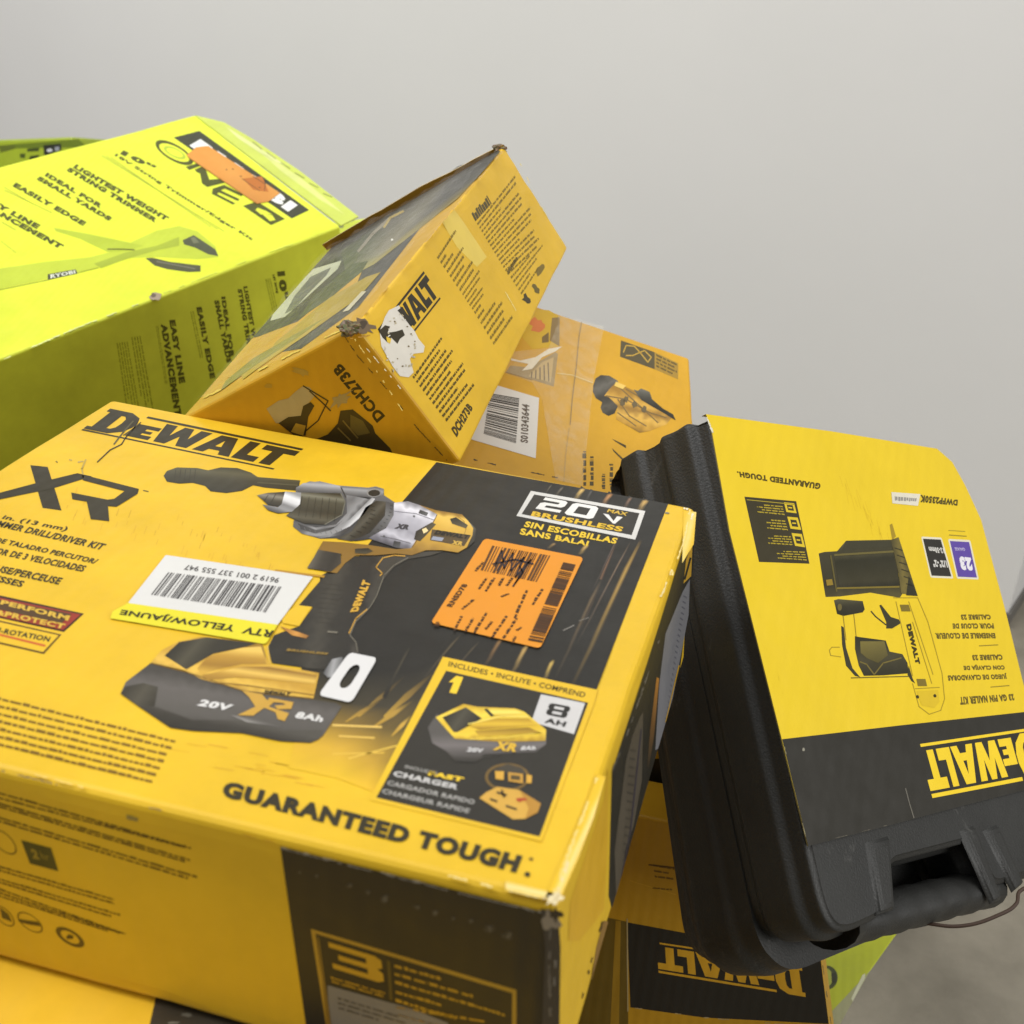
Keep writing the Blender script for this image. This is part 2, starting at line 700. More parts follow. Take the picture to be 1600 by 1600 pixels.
# black ground of the lid and its light trails
A.poly([(682, 722), (1044, 787), (931, 1080), (690, 1033), (655, 1110), (560, 1120), (500, 1070), (500, 900), (560, 870), (631, 781)], BLK, 1)
A.grid([[(470, 1040), (560, 1050), (640, 1050), (689, 1033)],
        [(480, 1090), (555, 1100), (610, 1105), (662, 1090)],
        [(470, 1125), (545, 1130), (600, 1140), (640, 1138)],
        [(460, 1160), (535, 1170), (585, 1190), (617, 1190)],
        [(450, 1200), (525, 1215), (570, 1232), (592, 1240)]],
       [[BLK, BLK, BLK, BLK], [(70, 62, 40), (62, 56, 40), (62, 56, 40), (58, 52, 38)],
        [(150, 120, 40), (135, 108, 45), (110, 90, 42), (84, 74, 40)],
        [(228, 180, 40), (215, 170, 50), (190, 150, 45), (140, 112, 40)], [YEL, YEL, (236, 188, 38), (220, 172, 36)]], 2)
for k, (p_, q_2, w_, c_2) in enumerate((((600, 1120), (690, 1040), 10, (120, 96, 44)), ((560, 1120), (640, 1050), 7, (110, 88, 44)), ((585, 1135), (655, 1088), 8, (176, 140, 56)),
                                    ((540, 1128), (600, 1090), 6, (160, 126, 52)), ((612, 1150), (650, 1110), 6, (206, 164, 64)))):
    p_, q_2 = Vector(p_), Vector(q_2)
    n_ = Vector((-(q_2 - p_).y, (q_2 - p_).x)).normalized() * w_ / 2
    A.gpoly([p_ - n_ * .3, p_.lerp(q_2, .4) - n_, q_2, p_.lerp(q_2, .4) + n_, p_ + n_ * .3], p_, q_2, [(0, (190, 150, 52)), (.5, c_2), (1, BLK)], 2.2 + k * .1, 8)
A.line([(520, 1133), (596, 1136)], 3, (240, 200, 100), 3)
A.line([(530, 1150), (585, 1153)], 2.5, (238, 196, 90), 3)
A.line([(545, 1185), (620, 1165)], 2, (236, 196, 80), 3)
A.line([(520, 1178), (600, 1176)], 2, (232, 190, 70), 3)


def trail(p, q, w, c, lv=2, fade=0.5):
    p, q = Vector(p), Vector(q)
    d = (q - p).normalized()
    n = Vector((-d.y, d.x)) * w / 2
    rows, cols = [], []
    for k, a in ((0, 0), (0.2, 1), (0.7, fade), (1, 0)):
        c_ = p.lerp(q, k)
        cc = tuple(BLK[i] * (1 - a) + c[i] * a for i in range(3))
        rows.append([tuple(c_ - n), tuple(c_), tuple(c_ + n)])
        cols.append([BLK, cc, BLK])
    A.grid(rows, cols, lv)


for i, (p, q, w, c) in enumerate((
        ((1000, 842), (893, 1078), 9, (176, 140, 66)), ((962, 845), (908, 985), 6, (126, 92, 66)), ((938, 905), (868, 1062), 7, (104, 86, 60)),
        ((985, 845), (900, 1010), 4, (120, 100, 80)), ((918, 850), (905, 868), 8, (210, 170, 90)), ((972, 825), (925, 925), 3, (110, 90, 80)),
        ((868, 848), (855, 858), 6, (150, 120, 70)), ((784, 995), (758, 1042), 8, (140, 104, 60)), ((824, 1005), (800, 1055), 9, (196, 160, 90)),
        ((864, 1030), (850, 1066), 8, (214, 180, 90)), ((720, 990), (650, 1075), 5, (92, 80, 58)), ((750, 1000), (690, 1070), 4, (84, 74, 56)),
        ((912, 762), (898, 782), 9, (226, 186, 100)), ((880, 760), (866, 778), 5, (110, 100, 84)), ((955, 770), (940, 792), 9, (196, 140, 84)),
        ((986, 776), (975, 796), 7, (130, 100, 80)), ((1010, 780), (998, 800), 11, (214, 172, 96)), ((862, 757), (852, 772), 3, (110, 104, 90)),
        ((925, 765), (915, 785), 5, (84, 80, 76)), ((640, 1010), (600, 1090), 6, (70, 64, 48)))):
    trail(p, q, w, c, 1.5 + i * 0.06)
A.poly([(1040, 800), (1046, 801), (1045, 803), (1039, 802)], (120, 118, 110), 3)
# maker's logo and series mark
A.shapes(DW, [(171, 638), (474, 701), (433, 735), (127, 672)], INK, 1)
z1.poly([(135, 362), (213, 370), (275, 565), (190, 553)], INK, 1)
z1.poly([(-60, 500), (0, 485), (150, 445), (345, 398), (410, 412), (230, 468), (0, 514), (-60, 528)], INK, 2)
z1.poly([(345, 398), (620, 468), (614, 490), (520, 548), (482, 545), (488, 612), (405, 603), (387, 525), (323, 514), (318, 484), (480, 516), (510, 512), (556, 478), (372, 430)], INK, 3)
z1.line([(640, 475), (662, 480)], 5, (90, 80, 30), 2)
z1.line([(250, 345), (256, 350)], 6, (120, 104, 40), 2)
# left text
A.text('1/2 in. (13 mm)', [(-26, 798), (107, 823), (103, 832), (-30, 806)], INK, 2, .01, .2)
A.text('HAMMER DRILL/DRIVER KIT', [(-22, 808), (167, 850), (160, 860), (-28, 817)], INK, 2, .02, .2)
A.text('JUEGO DE TALADRO PERCUTOR/', [(-52, 829), (155, 874), (149, 884), (-57, 838)], INK, 2, .02, .2)
A.text('ATORNILLADOR DE 3 VELOCIDADES', [(-85, 839), (136, 884), (130, 894), (-90, 848)], INK, 2, .02, .2)
A.text('VISSEUSE/PERCEUSE', [(-40, 875), (99, 903), (93, 914), (-46, 885)], INK, 2, .02, .2)
A.text('3 VITESSES', [(-52, 888), (39, 908), (35, 918), (-57, 897)], INK, 2, .02, .2)
z1.poly([(-200, 900), (375, 1025), (285, 1107), (-250, 990)], (60, 36, 24), 1)
z1.poly([(-200, 912), (360, 1029), (282, 1098), (-250, 985)], (156, 52, 34), 2)
z1.poly([(-100, 945), (320, 1026), (275, 1068), (-100, 985)], (86, 60, 32), 3)
A.text('PERFORM', [(3, 937), (110, 962), (106, 970), (0, 944)], (222, 180, 60), 4, .03)
A.text('&PROTECT', [(-5, 952), (103, 975), (99, 983), (-8, 960)], (222, 180, 60), 4, .03)
z1.poly([(-200, 1010), (275, 1118), (196, 1206), (-260, 1100)], (96, 70, 22), 1)
z1.poly([(-200, 1018), (262, 1122), (192, 1196), (-260, 1092)], YEL, 2)
A.text('ANTI-ROTATION', [(-30, 975), (80, 995), (76, 1003), (-34, 983)], INK, 3, .02)
z1.line([(-30, 1112), (200, 1168)], 10, (206, 96, 40), 3)
# fine print
for k in range(7):
    xr, yr = 275 - 6 * k, 1159 + 10.4 * k
    q = [(-20, yr - 3 - .244 * (xr + 20)), (xr, yr - 3), (xr - 2, yr + 2), (-22, yr + 2 - .244 * (xr + 20))]
    A.greek(q, 1, (124, 92, 20), 1, .95, [1], (0.015, 0.06), seed=k)
A.text('GUARANTEED TOUGH', [(353, 1219), (817, 1337), (806, 1364), (345, 1244)], INK, 2, .045)
A.blob((824, 1366), 4.5, 4, INK, 2, 3, rag=.05)
A.blob((830, 1342), 3.5, 2.5, (120, 96, 30), 2, 3, rag=.05)
# voltage box
z3.poly([(770, 134), (1281, 224), (1236, 352), (705, 246)], (214, 212, 206), 3, [[(785, 150), (1255, 234), (1220, 332), (728, 238)]])
z3.poly([(785, 150), (1255, 234), (1220, 332), (728, 238)], (46, 43, 36), 3)


def blockdigit(fr, ch, q, col, lv=4):
    t = {'2': [[(0, .78), (0, 1), (.88, 1), (1, .9), (1, .55), (.9, .42), (.3, .4), (.28, .22), (1, .22), (1, 0), (0, 0), (0, .5), (.12, .6), (.7, .62), (.72, .78)]],
         '0': [[(.12, 0), (0, .12), (0, .88), (.12, 1), (.88, 1), (1, .88), (1, .12), (.88, 0)], [(.27, .22), (.27, .78), (.73, .78), (.73, .22)]],
         '8': [[(.12, 0), (0, .12), (0, .4), (.08, .5), (0, .6), (0, .88), (.12, 1), (.88, 1), (1, .88), (1, .6), (.92, .5), (1, .4), (1, .12), (.88, 0)],
               [(.27, .18), (.27, .4), (.73, .4), (.73, .18)], [(.27, .6), (.27, .82), (.73, .82), (.73, .6)]],
         '3': [[(0, .8), (0, 1), (.88, 1), (1, .9), (1, .6), (.9, .5), (1, .4), (1, .1), (.88, 0), (0, 0), (0, .2), (.7, .2), (.7, .4), (.15, .4), (.15, .6), (.7, .6), (.7, .8)]],
         'V': [[(0, 1), (.38, 0), (.62, 0), (1, 1), (.72, 1), (.5, .32), (.28, 1)]]}[ch]
    fr.shapes([t], q, col, lv)


blockdigit(z3, '2', [(835, 163), (938, 182), (898, 232), (790, 213)], WHITE)
blockdigit(z3, '0', [(962, 186), (1075, 206), (1045, 262), (915, 238)], WHITE)
blockdigit(z3, 'V', [(1092, 235), (1180, 252), (1160, 285), (1120, 275)], WHITE)
A.text('MAX', [(951, 795), (982, 801), (979, 806), (948, 800)], (214, 176, 60), 4, .02)
A.text('BRUSHLESS', [(833, 798.5), (975, 823.5), (971, 831), (829, 806)], YEL, 4, .02)
A.text('SIN ESCOBILLAS', [(822, 814), (966, 841), (962, 850), (818, 823)], YEL2, 3, .02)
A.text('SANS BALAI', [(814, 825), (921, 845.5), (918, 853), (812, 835)], YEL2, 3, .02)
# contents panel
A.poly([(692, 1026), (934, 1078), (928, 1100), (846, 1315), (578, 1250), (580, 1244)], YEL, 3)
A.poly([(697, 1048), (919, 1098), (843, 1307), (588, 1246)], (46, 43, 36), 4)
A.text('INCLUDES • INCLUYE • COMPREND', [(702, 1033), (916, 1082), (913, 1090), (700, 1041)], (70, 60, 20), 4, .0)
A.poly([(701, 1066), (713, 1056), (724, 1058), (713, 1084), (702, 1082), (709, 1066)], YEL2, 5)
z3.poly([(815, 1042), (1012, 1082), (962, 1220), (772, 1165)], (206, 204, 202), 5)
blockdigit(z3, '8', [(855, 1080), (950, 1098), (925, 1150), (835, 1132)], (36, 34, 30), 6)
A.text('AH', [(853, 1121), (886, 1128), (882, 1136), (850, 1129)], (36, 34, 30), 6, .03)


def battery(fr, lv):
    st = lambda *a: [(a[k], a[k + 1]) for k in range(0, len(a), 2)]
    fr.gpoly([(310, 1190), (350, 1130), (500, 1230), (840, 1200), (838, 1265), (790, 1300), (560, 1310), (520, 1345), (430, 1340), (390, 1295), (330, 1260)], (560, 1220), (560, 1345), st(0, (84, 80, 76), .4, (112, 106, 104), 1, (56, 53, 48)), lv, 20)
    fr.gpoly([(390, 1295), (430, 1320), (520, 1325), (700, 1305), (560, 1325), (520, 1348), (430, 1342)], (500, 1310), (500, 1348), st(0, (76, 72, 66), 1, (46, 43, 38)), lv + 1)
    fr.gpoly([(345, 1145), (470, 1085), (530, 1098), (700, 1105), (740, 1120), (838, 1200), (835, 1250), (640, 1255), (500, 1245), (430, 1240)], (600, 1090), (600, 1255), st(0, (196, 156, 36), .25, (244, 212, 70), .55, (224, 184, 44), .8, (236, 200, 56), 1, (172, 134, 32)), lv + 1, 18, .2)
    fr.gpoly([(375, 1145), (480, 1100), (552, 1150), (440, 1212), (425, 1210)], (400, 1120), (500, 1190), st(0, (40, 38, 30), .5, (76, 72, 58), 1, (46, 43, 34)), lv + 2)
    fr.gpoly([(555, 1105), (700, 1110), (740, 1130), (620, 1140), (590, 1140)], (640, 1105), (640, 1140), st(0, (220, 190, 60), .5, (250, 228, 104), 1, (206, 168, 46)), lv + 2)
    fr.poly([(560, 1108), (575, 1106), (607, 1138), (592, 1142)], (54, 50, 40), lv + 3)
    fr.gpoly([(480, 1180), (620, 1150), (760, 1150), (800, 1180), (700, 1190), (540, 1200)], (640, 1150), (640, 1200), st(0, (180, 140, 34), .5, (226, 186, 50), 1, (160, 122, 30)), lv + 2)
    fr.gpoly([(520, 1205), (760, 1190), (820, 1215), (540, 1230)], (660, 1195), (660, 1230), st(0, (150, 116, 30), 1, (214, 174, 50)), lv + 3)
    fr.line([(490, 1175), (640, 1140), (760, 1142)], 4, (250, 226, 110), lv + 3)
    fr.line([(500, 1242), (660, 1236), (830, 1210)], 3, (250, 220, 90), lv + 3)


battery(z3, 5)
z3.text('XR', [(610, 1250), (712, 1262), (702, 1300), (598, 1290)], (222, 178, 50), 9, .04, .2)
z3.text('20V', [(490, 1278), (560, 1285), (555, 1303), (482, 1298)], (214, 212, 210), 9, .02)
z3.text('8Ah', [(730, 1274), (795, 1272), (788, 1290), (722, 1292)], (214, 212, 210), 9, .02)
A.text('INCLUDES', [(634, 1195), (684, 1206), (682, 1211), (632, 1200)], (150, 148, 142), 5, .02)
A.text('FAST', [(671, 1204), (726, 1215), (722, 1222), (668, 1211)], YEL2, 5, .05)
A.text('CHARGER', [(617, 1204), (718, 1226), (714, 1234), (613, 1212)], (196, 194, 190), 5, .03)
A.text('CARGADOR RAPIDO', [(607, 1219), (743, 1250), (740, 1257), (604, 1226)], (160, 158, 152), 5, .02)
A.text('CHARGEUR RAPIDE', [(599, 1232), (735, 1264), (732, 1271), (596, 1239)], (160, 158, 152), 5, .02)
ring = [(665 + 100 * math.cos(t), 1412 + 62 * math.sin(t)) for t in [i * math.pi / 12 for i in range(24)]]
z3.poly([(p[0], p[1]) for p in ring], (118, 92, 44), 5, [[(665 + (p[0] - 665) * .87, 1412 + (p[1] - 1412) * .84) for p in ring]])
z3.poly([(600, 1380), (665, 1352), (730, 1370), (750, 1400), (610, 1395)], (70, 64, 52), 6)
z3.poly([(610, 1385), (650, 1386), (648, 1425), (612, 1420)], (220, 168, 60), 7)
z3.poly([(668, 1390), (735, 1398), (735, 1440), (670, 1430)], (200, 150, 56), 7)
z3.poly([(750, 1400), (775, 1405), (772, 1440), (750, 1438)], (220, 168, 60), 7)
z3.poly([(680, 1402), (722, 1406), (722, 1426), (680, 1422)], (90, 74, 40), 8)
z3.poly([(570, 1480), (620, 1455), (720, 1470), (815, 1530), (800, 1570), (745, 1598), (690, 1600), (540, 1505)], (214, 166, 66), 6)
z3.poly([(720, 1470), (815, 1530), (800, 1570), (745, 1598), (760, 1550), (740, 1510)], (184, 134, 48), 7)
for a_, b_ in (((620, 1480), (660, 1492)), ((660, 1540), (705, 1555)), ((590, 1510), (618, 1520)), ((640, 1470), (650, 1500))):
    z3.line([a_, b_], 9, (62, 52, 36), 8)
z3.blob((725, 1512), 20, 9, (180, 70, 40), 8, 2)
# drill picture: side handle
G_ = lambda *a: [(a[k], a[k + 1]) for k in range(0, len(a), 2)]
z1.gpoly([(730, 410), (745, 388), (790, 372), (880, 375), (930, 385), (985, 372), (1060, 375), (1120, 395), (1150, 415), (1340, 430), (1330, 477), (1180, 462), (1130, 452), (1080, 477), (1010, 487), (940, 479), (915, 455), (860, 441), (800, 445), (745, 436)],
         (1000, 365), (990, 490), G_(0, (60, 56, 38), .25, (92, 87, 62), .5, (64, 60, 42), 1, (48, 45, 30)), 2)
for k in range(5):
    z1.line([(785 + 22 * k, 382), (778 + 22 * k, 436)], 3, (54, 50, 34), 3)
z1.line([(1150, 440), (1330, 452)], 5, (92, 88, 64), 3)
D2 = z2
GR = lambda v, w=0: (v + w, v, v - w)
D2.gpoly([(200, 260), (270, 230), (420, 252), (560, 262), (600, 256), (638, 268), (640, 300), (700, 340), (690, 420), (600, 515), (500, 530), (400, 515), (320, 517), (230, 490), (185, 455), (190, 425)],
         (400, 240), (380, 520), G_(0, GR(128), .2, GR(100), .5, GR(84), 1, GR(70)), 3)
D2.gpoly([(198, 266), (235, 240), (320, 230), (420, 254), (436, 288), (300, 285), (215, 288)], (320, 228), (316, 288), G_(0, GR(112), .35, GR(176), .7, GR(120), 1, GR(84)), 4)
D2.gpoly([(430, 262), (560, 268), (602, 258), (640, 272), (634, 300), (560, 318), (470, 300), (440, 285)], (520, 258), (516, 312), G_(0, GR(104), .3, GR(158), .6, GR(122), 1, GR(80)), 4)
D2.line([(425, 262), (440, 290), (448, 310)], 5, (66, 64, 58), 5)
D2.blob((590, 288), 38, 22, (140, 138, 134), 5, 4, 20, rag=.03)
D2.blob((591, 289), 30, 16, (48, 46, 38), 6, 4, 20, rag=.03)
# clamp ring, lit along its rim
D2.gpoly([(188, 428), (300, 462), (400, 446), (455, 390), (452, 300), (560, 312), (590, 316), (560, 380), (520, 425), (430, 500), (320, 515), (230, 492), (186, 458)],
         (260, 430), (380, 540), G_(0, GR(92), .3, GR(150), .5, GR(110), .8, GR(148), 1, GR(70)), 4, 10, .25)
D2.gpoly([(470, 420), (560, 330), (580, 312), (596, 318), (540, 395), (470, 455), (380, 498), (300, 506), (270, 496), (390, 474)], (470, 420), (510, 460), G_(0, GR(150), .4, GR(216), .8, GR(160), 1, GR(110)), 5)
D2.gpoly([(208, 440), (300, 474), (400, 456), (440, 420), (380, 470), (300, 492), (225, 470)], (220, 440), (420, 470), G_(0, GR(62), .5, GR(88), 1, GR(54)), 5)
for k in range(9):
    t = k / 8
    D2.line([(215 + 210 * t, 452 + 30 * math.sin(t * 2.6)), (220 + 212 * t, 464 + 30 * math.sin(t * 2.6))], 3, GR(110), 6)
# torque collar
D2.gpoly([(548, 360), (600, 328), (650, 332), (648, 400), (570, 488), (480, 530), (405, 518), (480, 480)], (560, 350), (640, 440), G_(0, (44, 42, 34), .4, (86, 82, 70), .6, (60, 57, 46), 1, (40, 38, 32)), 5, 10)
for k in range(8):
    t = k / 7
    D2.line([(570 + 50 * t - 150 * t * t, 350 + 150 * t), (592 + 52 * t - 150 * t * t, 356 + 152 * t)], 4, (38, 36, 28), 6)
D2.gpoly([(650, 330), (692, 345), (685, 420), (610, 505), (540, 524), (480, 528), (570, 488), (645, 402)], (690, 340), (540, 520), G_(0, GR(70), .3, GR(112), .6, GR(84), 1, GR(58)), 5.4)
for k in range(10):
    t = k / 9
    D2.line([(672 - 110 * t * t, 350 + 155 * t), (682 - 112 * t * t, 352 + 156 * t)], 3, GR(50), 6.5)
# chuck sleeve
D2.gpoly([(215, 286), (425, 290), (445, 330), (428, 400), (340, 447), (240, 442), (150, 402), (190, 370)], (310, 284), (290, 448), G_(0, (60, 57, 44), .14, (128, 126, 108), .26, (84, 81, 66), .6, (62, 59, 46), .82, (92, 88, 72), 1, (46, 43, 34)), 6, 10)
for k in range(6):
    D2.line([(232 + 34 * k, 306 + 2 * k), (212 + 36 * k, 404 + 5 * k)], 2.2, (48, 46, 36), 7)
D2.line([(424, 292), (446, 332), (430, 398), (344, 446)], 5, (120, 118, 104), 7)
D2.gpoly([(5, 300), (60, 288), (160, 282), (170, 300), (120, 360), (60, 350), (35, 325)], (90, 284), (80, 356), G_(0, (60, 56, 46), .3, (140, 134, 120), .6, (74, 70, 58), 1, (44, 42, 34)), 6)
D2.line([(60, 300), (40, 330)], 3, (40, 38, 30), 7)
D2.line([(100, 292), (70, 346)], 3, (46, 44, 34), 7)
D2.gpoly([(145, 282), (226, 287), (220, 345), (180, 382), (110, 390), (60, 374), (32, 346), (110, 360), (128, 345)], (170, 284), (130, 392), G_(0, GR(150), .2, GR(238), .42, GR(214), .6, GR(128), .8, GR(150), 1, GR(86)), 7)
# gearcase
D2.gpoly([(690, 338), (760, 330), (820, 350), (905, 395), (890, 440), (815, 500), (772, 572), (700, 562), (560, 515), (650, 465), (688, 400)], (760, 335), (680, 560), G_(0, (140, 138, 144), .12, (226, 224, 230), .3, (178, 176, 184), .6, (150, 148, 156), .75, (196, 194, 202), .9, (112, 110, 118), 1, (84, 82, 88)), 6, 12, .2)
D2.line([(692, 380), (800, 392), (892, 425)], 4, (128, 126, 134), 7)
D2.line([(622, 505), (700, 520), (772, 540)], 4, (104, 102, 108), 7)
D2.gpoly([(820, 372), (862, 388), (852, 404), (812, 390)], (820, 372), (830, 400), G_(0, GR(44), 1, GR(90)), 7)
D2.gpoly([(690, 528), (724, 534), (718, 562), (683, 554)], (690, 528), (700, 560), G_(0, GR(44), 1, GR(84)), 7)
D2.blob((790, 405), 6, 5, GR(96), 8, 3, 10, rag=.05)
D2.blob((640, 505), 6, 5, GR(84), 8, 3, 10, rag=.05)
D2.text('XR', [(700, 440), (765, 448), (760, 472), (690, 466)], (60, 58, 62), 8, .06, .3)
# motor housing
D2.gpoly([(815, 348), (900, 375), (1030, 396), (1062, 430), (1086, 465), (1082, 500), (1055, 560), (1010, 587), (930, 575), (850, 575), (780, 600), (700, 592), (600, 600), (500, 600), (445, 640), (405, 690), (338, 680), (398, 655), (432, 600), (310, 572), (335, 530), (440, 535), (560, 548), (700, 570), (775, 565), (815, 500), (880, 440), (905, 395)],
         (920, 380), (880, 600), G_(0, (150, 112, 40), .1, (232, 190, 84), .35, (214, 170, 64), .7, (196, 152, 54), 1, (140, 104, 36)), 6.4, 14, .15)
D2.line([(905, 398), (884, 440), (820, 502), (780, 562)], 4, (110, 84, 36), 7)
D2.line([(1010, 408), (1040, 430), (1050, 470), (1020, 560)], 3, (160, 124, 48), 7.2)
D2.gpoly([(970, 418), (1000, 410), (1060, 450), (1050, 466), (980, 442)], (1000, 410), (1000, 460), G_(0, (40, 36, 28), 1, (92, 84, 62)), 8)
D2.poly([(880, 470), (1075, 500), (1040, 555), (870, 525)], (86, 70, 44), 7.5)
D2.text('DEWALT', [(905, 473), (1070, 500), (1058, 520), (890, 495)], (26, 23, 18), 9, .05)
D2.text('XR', [(985, 525), (1040, 533), (1030, 552), (975, 545)], (210, 170, 70), 9, .05)
D2.poly([(885, 505), (940, 513), (930, 530), (875, 522)], (150, 156, 172), 8)
D2.gpoly([(495, 568), (560, 564), (586, 580), (550, 594), (495, 590)], (540, 564), (540, 594), G_(0, (40, 36, 26), 1, (84, 76, 54)), 8)
D2.gpoly([(800, 480), (880, 435), (900, 445), (850, 500), (820, 530), (790, 520)], (800, 470), (880, 500), G_(0, (40, 36, 28), 1, (92, 82, 58)), 8)
D2.poly([(830, 470), (850, 462), (862, 478), (838, 492)], (232, 208, 150), 9)
D2.gpoly([(1062, 430), (1102, 470), (1092, 530), (1055, 567), (1082, 500), (1086, 465)], (1070, 450), (1110, 480), G_(0, (120, 116, 104), 1, (56, 53, 44)), 6)
D2.gpoly([(310, 572), (425, 592), (425, 640), (375, 682), (255, 664), (290, 610)], (300, 590), (420, 650), G_(0, (96, 90, 76), .3, (62, 57, 48), .7, (48, 44, 36), 1, (70, 64, 52)), 8)
# grip
D2.gpoly([(470, 605), (600, 604), (720, 598), (860, 580), (940, 580), (880, 600), (760, 620), (690, 660), (640, 720), (600, 810), (560, 880), (490, 950), (470, 1000), (500, 1040), (505, 1100), (430, 1180), (260, 1165), (80, 1140), (60, 1060), (90, 1000), (130, 985), (200, 960), (215, 955), (285, 860), (215, 850), (345, 700), (400, 690), (440, 640)],
         (280, 800), (560, 880), G_(0, (44, 41, 34), .3, (66, 62, 52), .55, (46, 43, 36), .85, (40, 37, 31), 1, (62, 58, 50)), 4, 24, .3)
D2.poly([(95, 670), (345, 702), (340, 712), (95, 680)], (190, 140, 30), 6)
D2.poly([(210, 850), (280, 858), (215, 955), (135, 940), (120, 900)], YEL, 6)
D2.gpoly([(120, 955), (215, 985), (265, 1003), (250, 1016), (180, 1000)], (120, 955), (260, 1010), G_(0, (150, 96, 34), .6, (216, 152, 66), 1, (150, 100, 40)), 6)
D2.line([(760, 612), (690, 650), (640, 700), (605, 800), (570, 860), (500, 930), (470, 1000), (500, 1035), (508, 1085)], 5, (110, 104, 90), 5)
D2.line([(700, 625), (650, 680), (612, 740), (580, 830), (540, 885)], 3, (70, 66, 54), 5)
for pl in (((635, 612), (600, 660), (632, 690), (620, 702)), ((640, 612), (690, 600), (745, 604)), ((555, 870), (500, 915), (465, 990))):
    D2.line(pl, 6, (196, 148, 52), 6)
D2.text('DEWALT', [(470, 885), (535, 722), (575, 735), (510, 880)], (214, 164, 50), 7, .06)
D2.text('BRUSHLESS', [(160, 1066), (365, 1088), (355, 1098), (150, 1078)], (150, 120, 50), 7, .04)
D2.poly([(360, 978), (410, 982), (405, 990), (355, 986)], (120, 114, 100), 7)
for k in range(9):
    D2.line([(330 - 4 * k, 740 + 24 * k), (450 - 6 * k, 752 + 24 * k)], 2, (58, 54, 45), 5)
D2.gpoly([(380, 1120), (430, 1108), (442, 1140), (402, 1200), (360, 1212), (335, 1190)], (340, 1150), (430, 1170), G_(0, GR(70), .5, GR(168), 1, GR(90)), 7)
# big battery
z1.gpoly([(538, 1382), (562, 1330), (680, 1240), (900, 1310), (1100, 1360), (1500, 1425), (1525, 1440), (1440, 1572), (1390, 1600), (1250, 1592), (1080, 1556), (860, 1546), (760, 1532), (620, 1440)],
         (1000, 1330), (960, 1560), G_(0, (70, 66, 60), .25, (98, 93, 88), .7, (88, 84, 78), 1, (60, 56, 50)), 5, 22, .15)
z1.gpoly([(538, 1382), (562, 1350), (640, 1335), (705, 1352), (690, 1440), (620, 1440)], (560, 1340), (690, 1440), G_(0, (50, 46, 36), .5, (80, 75, 62), 1, (52, 48, 38)), 6)
z1.gpoly([(620, 1440), (700, 1442), (860, 1500), (1090, 1500), (1260, 1545), (1440, 1545), (1425, 1585), (1385, 1602), (1250, 1594), (1080, 1558), (860, 1548), (760, 1534)], (1000, 1490), (980, 1580), G_(0, (82, 78, 70), .4, (58, 54, 46), 1, (44, 41, 33)), 6)
z1.gpoly([(1030, 1478), (1100, 1486), (1270, 1536), (1100, 1508)], (1060, 1480), (1050, 1512), G_(0, (104, 100, 94), .5, (180, 176, 170), 1, (92, 88, 82)), 7)
z1.gpoly([(675, 1243), (722, 1188), (800, 1148), (900, 1128), (1170, 1158), (1200, 1250), (1425, 1290), (1400, 1402), (1100, 1370), (900, 1318), (825, 1278)],
         (1000, 1140), (940, 1350), G_(0, (160, 122, 40), .2, (216, 170, 58), .5, (200, 154, 50), .75, (232, 188, 74), 1, (168, 126, 42)), 6, 22, .2)
z1.line([(677, 1246), (760, 1268), (830, 1285), (1100, 1375), (1400, 1405)], 5, (120, 92, 34), 6.6)
z1.gpoly([(735, 1212), (800, 1152), (925, 1130), (1145, 1158), (1100, 1172), (950, 1205), (832, 1274)], (800, 1150), (900, 1240), G_(0, (44, 41, 31), .5, (78, 73, 56), 1, (52, 48, 36)), 7)
z1.gpoly([(880, 1270), (930, 1215), (1080, 1178), (1165, 1172), (1190, 1250), (1080, 1250), (960, 1276), (900, 1300)], (1000, 1180), (990, 1290), G_(0, (238, 196, 88), .3, (190, 144, 48), .7, (160, 118, 38), 1, (210, 166, 60)), 7)
z1.gpoly([(900, 1300), (1080, 1262), (1200, 1262), (1415, 1300), (1405, 1340), (1200, 1320), (1050, 1310), (930, 1322)], (1150, 1262), (1140, 1335), G_(0, (150, 110, 38), .4, (236, 194, 88), .7, (190, 146, 52), 1, (170, 128, 44)), 7.4)
z1.line([(960, 1332), (1100, 1345), (1400, 1388)], 5, (146, 110, 38), 8)
z1.line([(1195, 1170), (1205, 1250)], 5, (228, 186, 84), 8)
z1.poly([(1080, 1368), (1170, 1385), (1190, 1410), (1240, 1405), (1200, 1440), (1290, 1470), (1270, 1505), (1240, 1495), (1230, 1465), (1180, 1445), (1130, 1480), (1060, 1478), (1140, 1440), (1110, 1395)], (206, 160, 60), 8)
z1.poly([(1200, 1400), (1310, 1420), (1300, 1450), (1240, 1452), (1225, 1435), (1275, 1432), (1265, 1424), (1200, 1418)], (206, 160, 60), 9)
z1.text('DEWALT', [(1185, 1365), (1300, 1378), (1290, 1392), (1180, 1380)], (44, 40, 30), 9, .05)
z1.text('20V', [(890, 1405), (1045, 1432), (1035, 1462), (878, 1435)], (222, 220, 216), 8, .03, .2)
z1.text('8Ah', [(1325, 1460), (1445, 1482), (1440, 1510), (1315, 1490)], (222, 220, 216), 8, .03, .2)
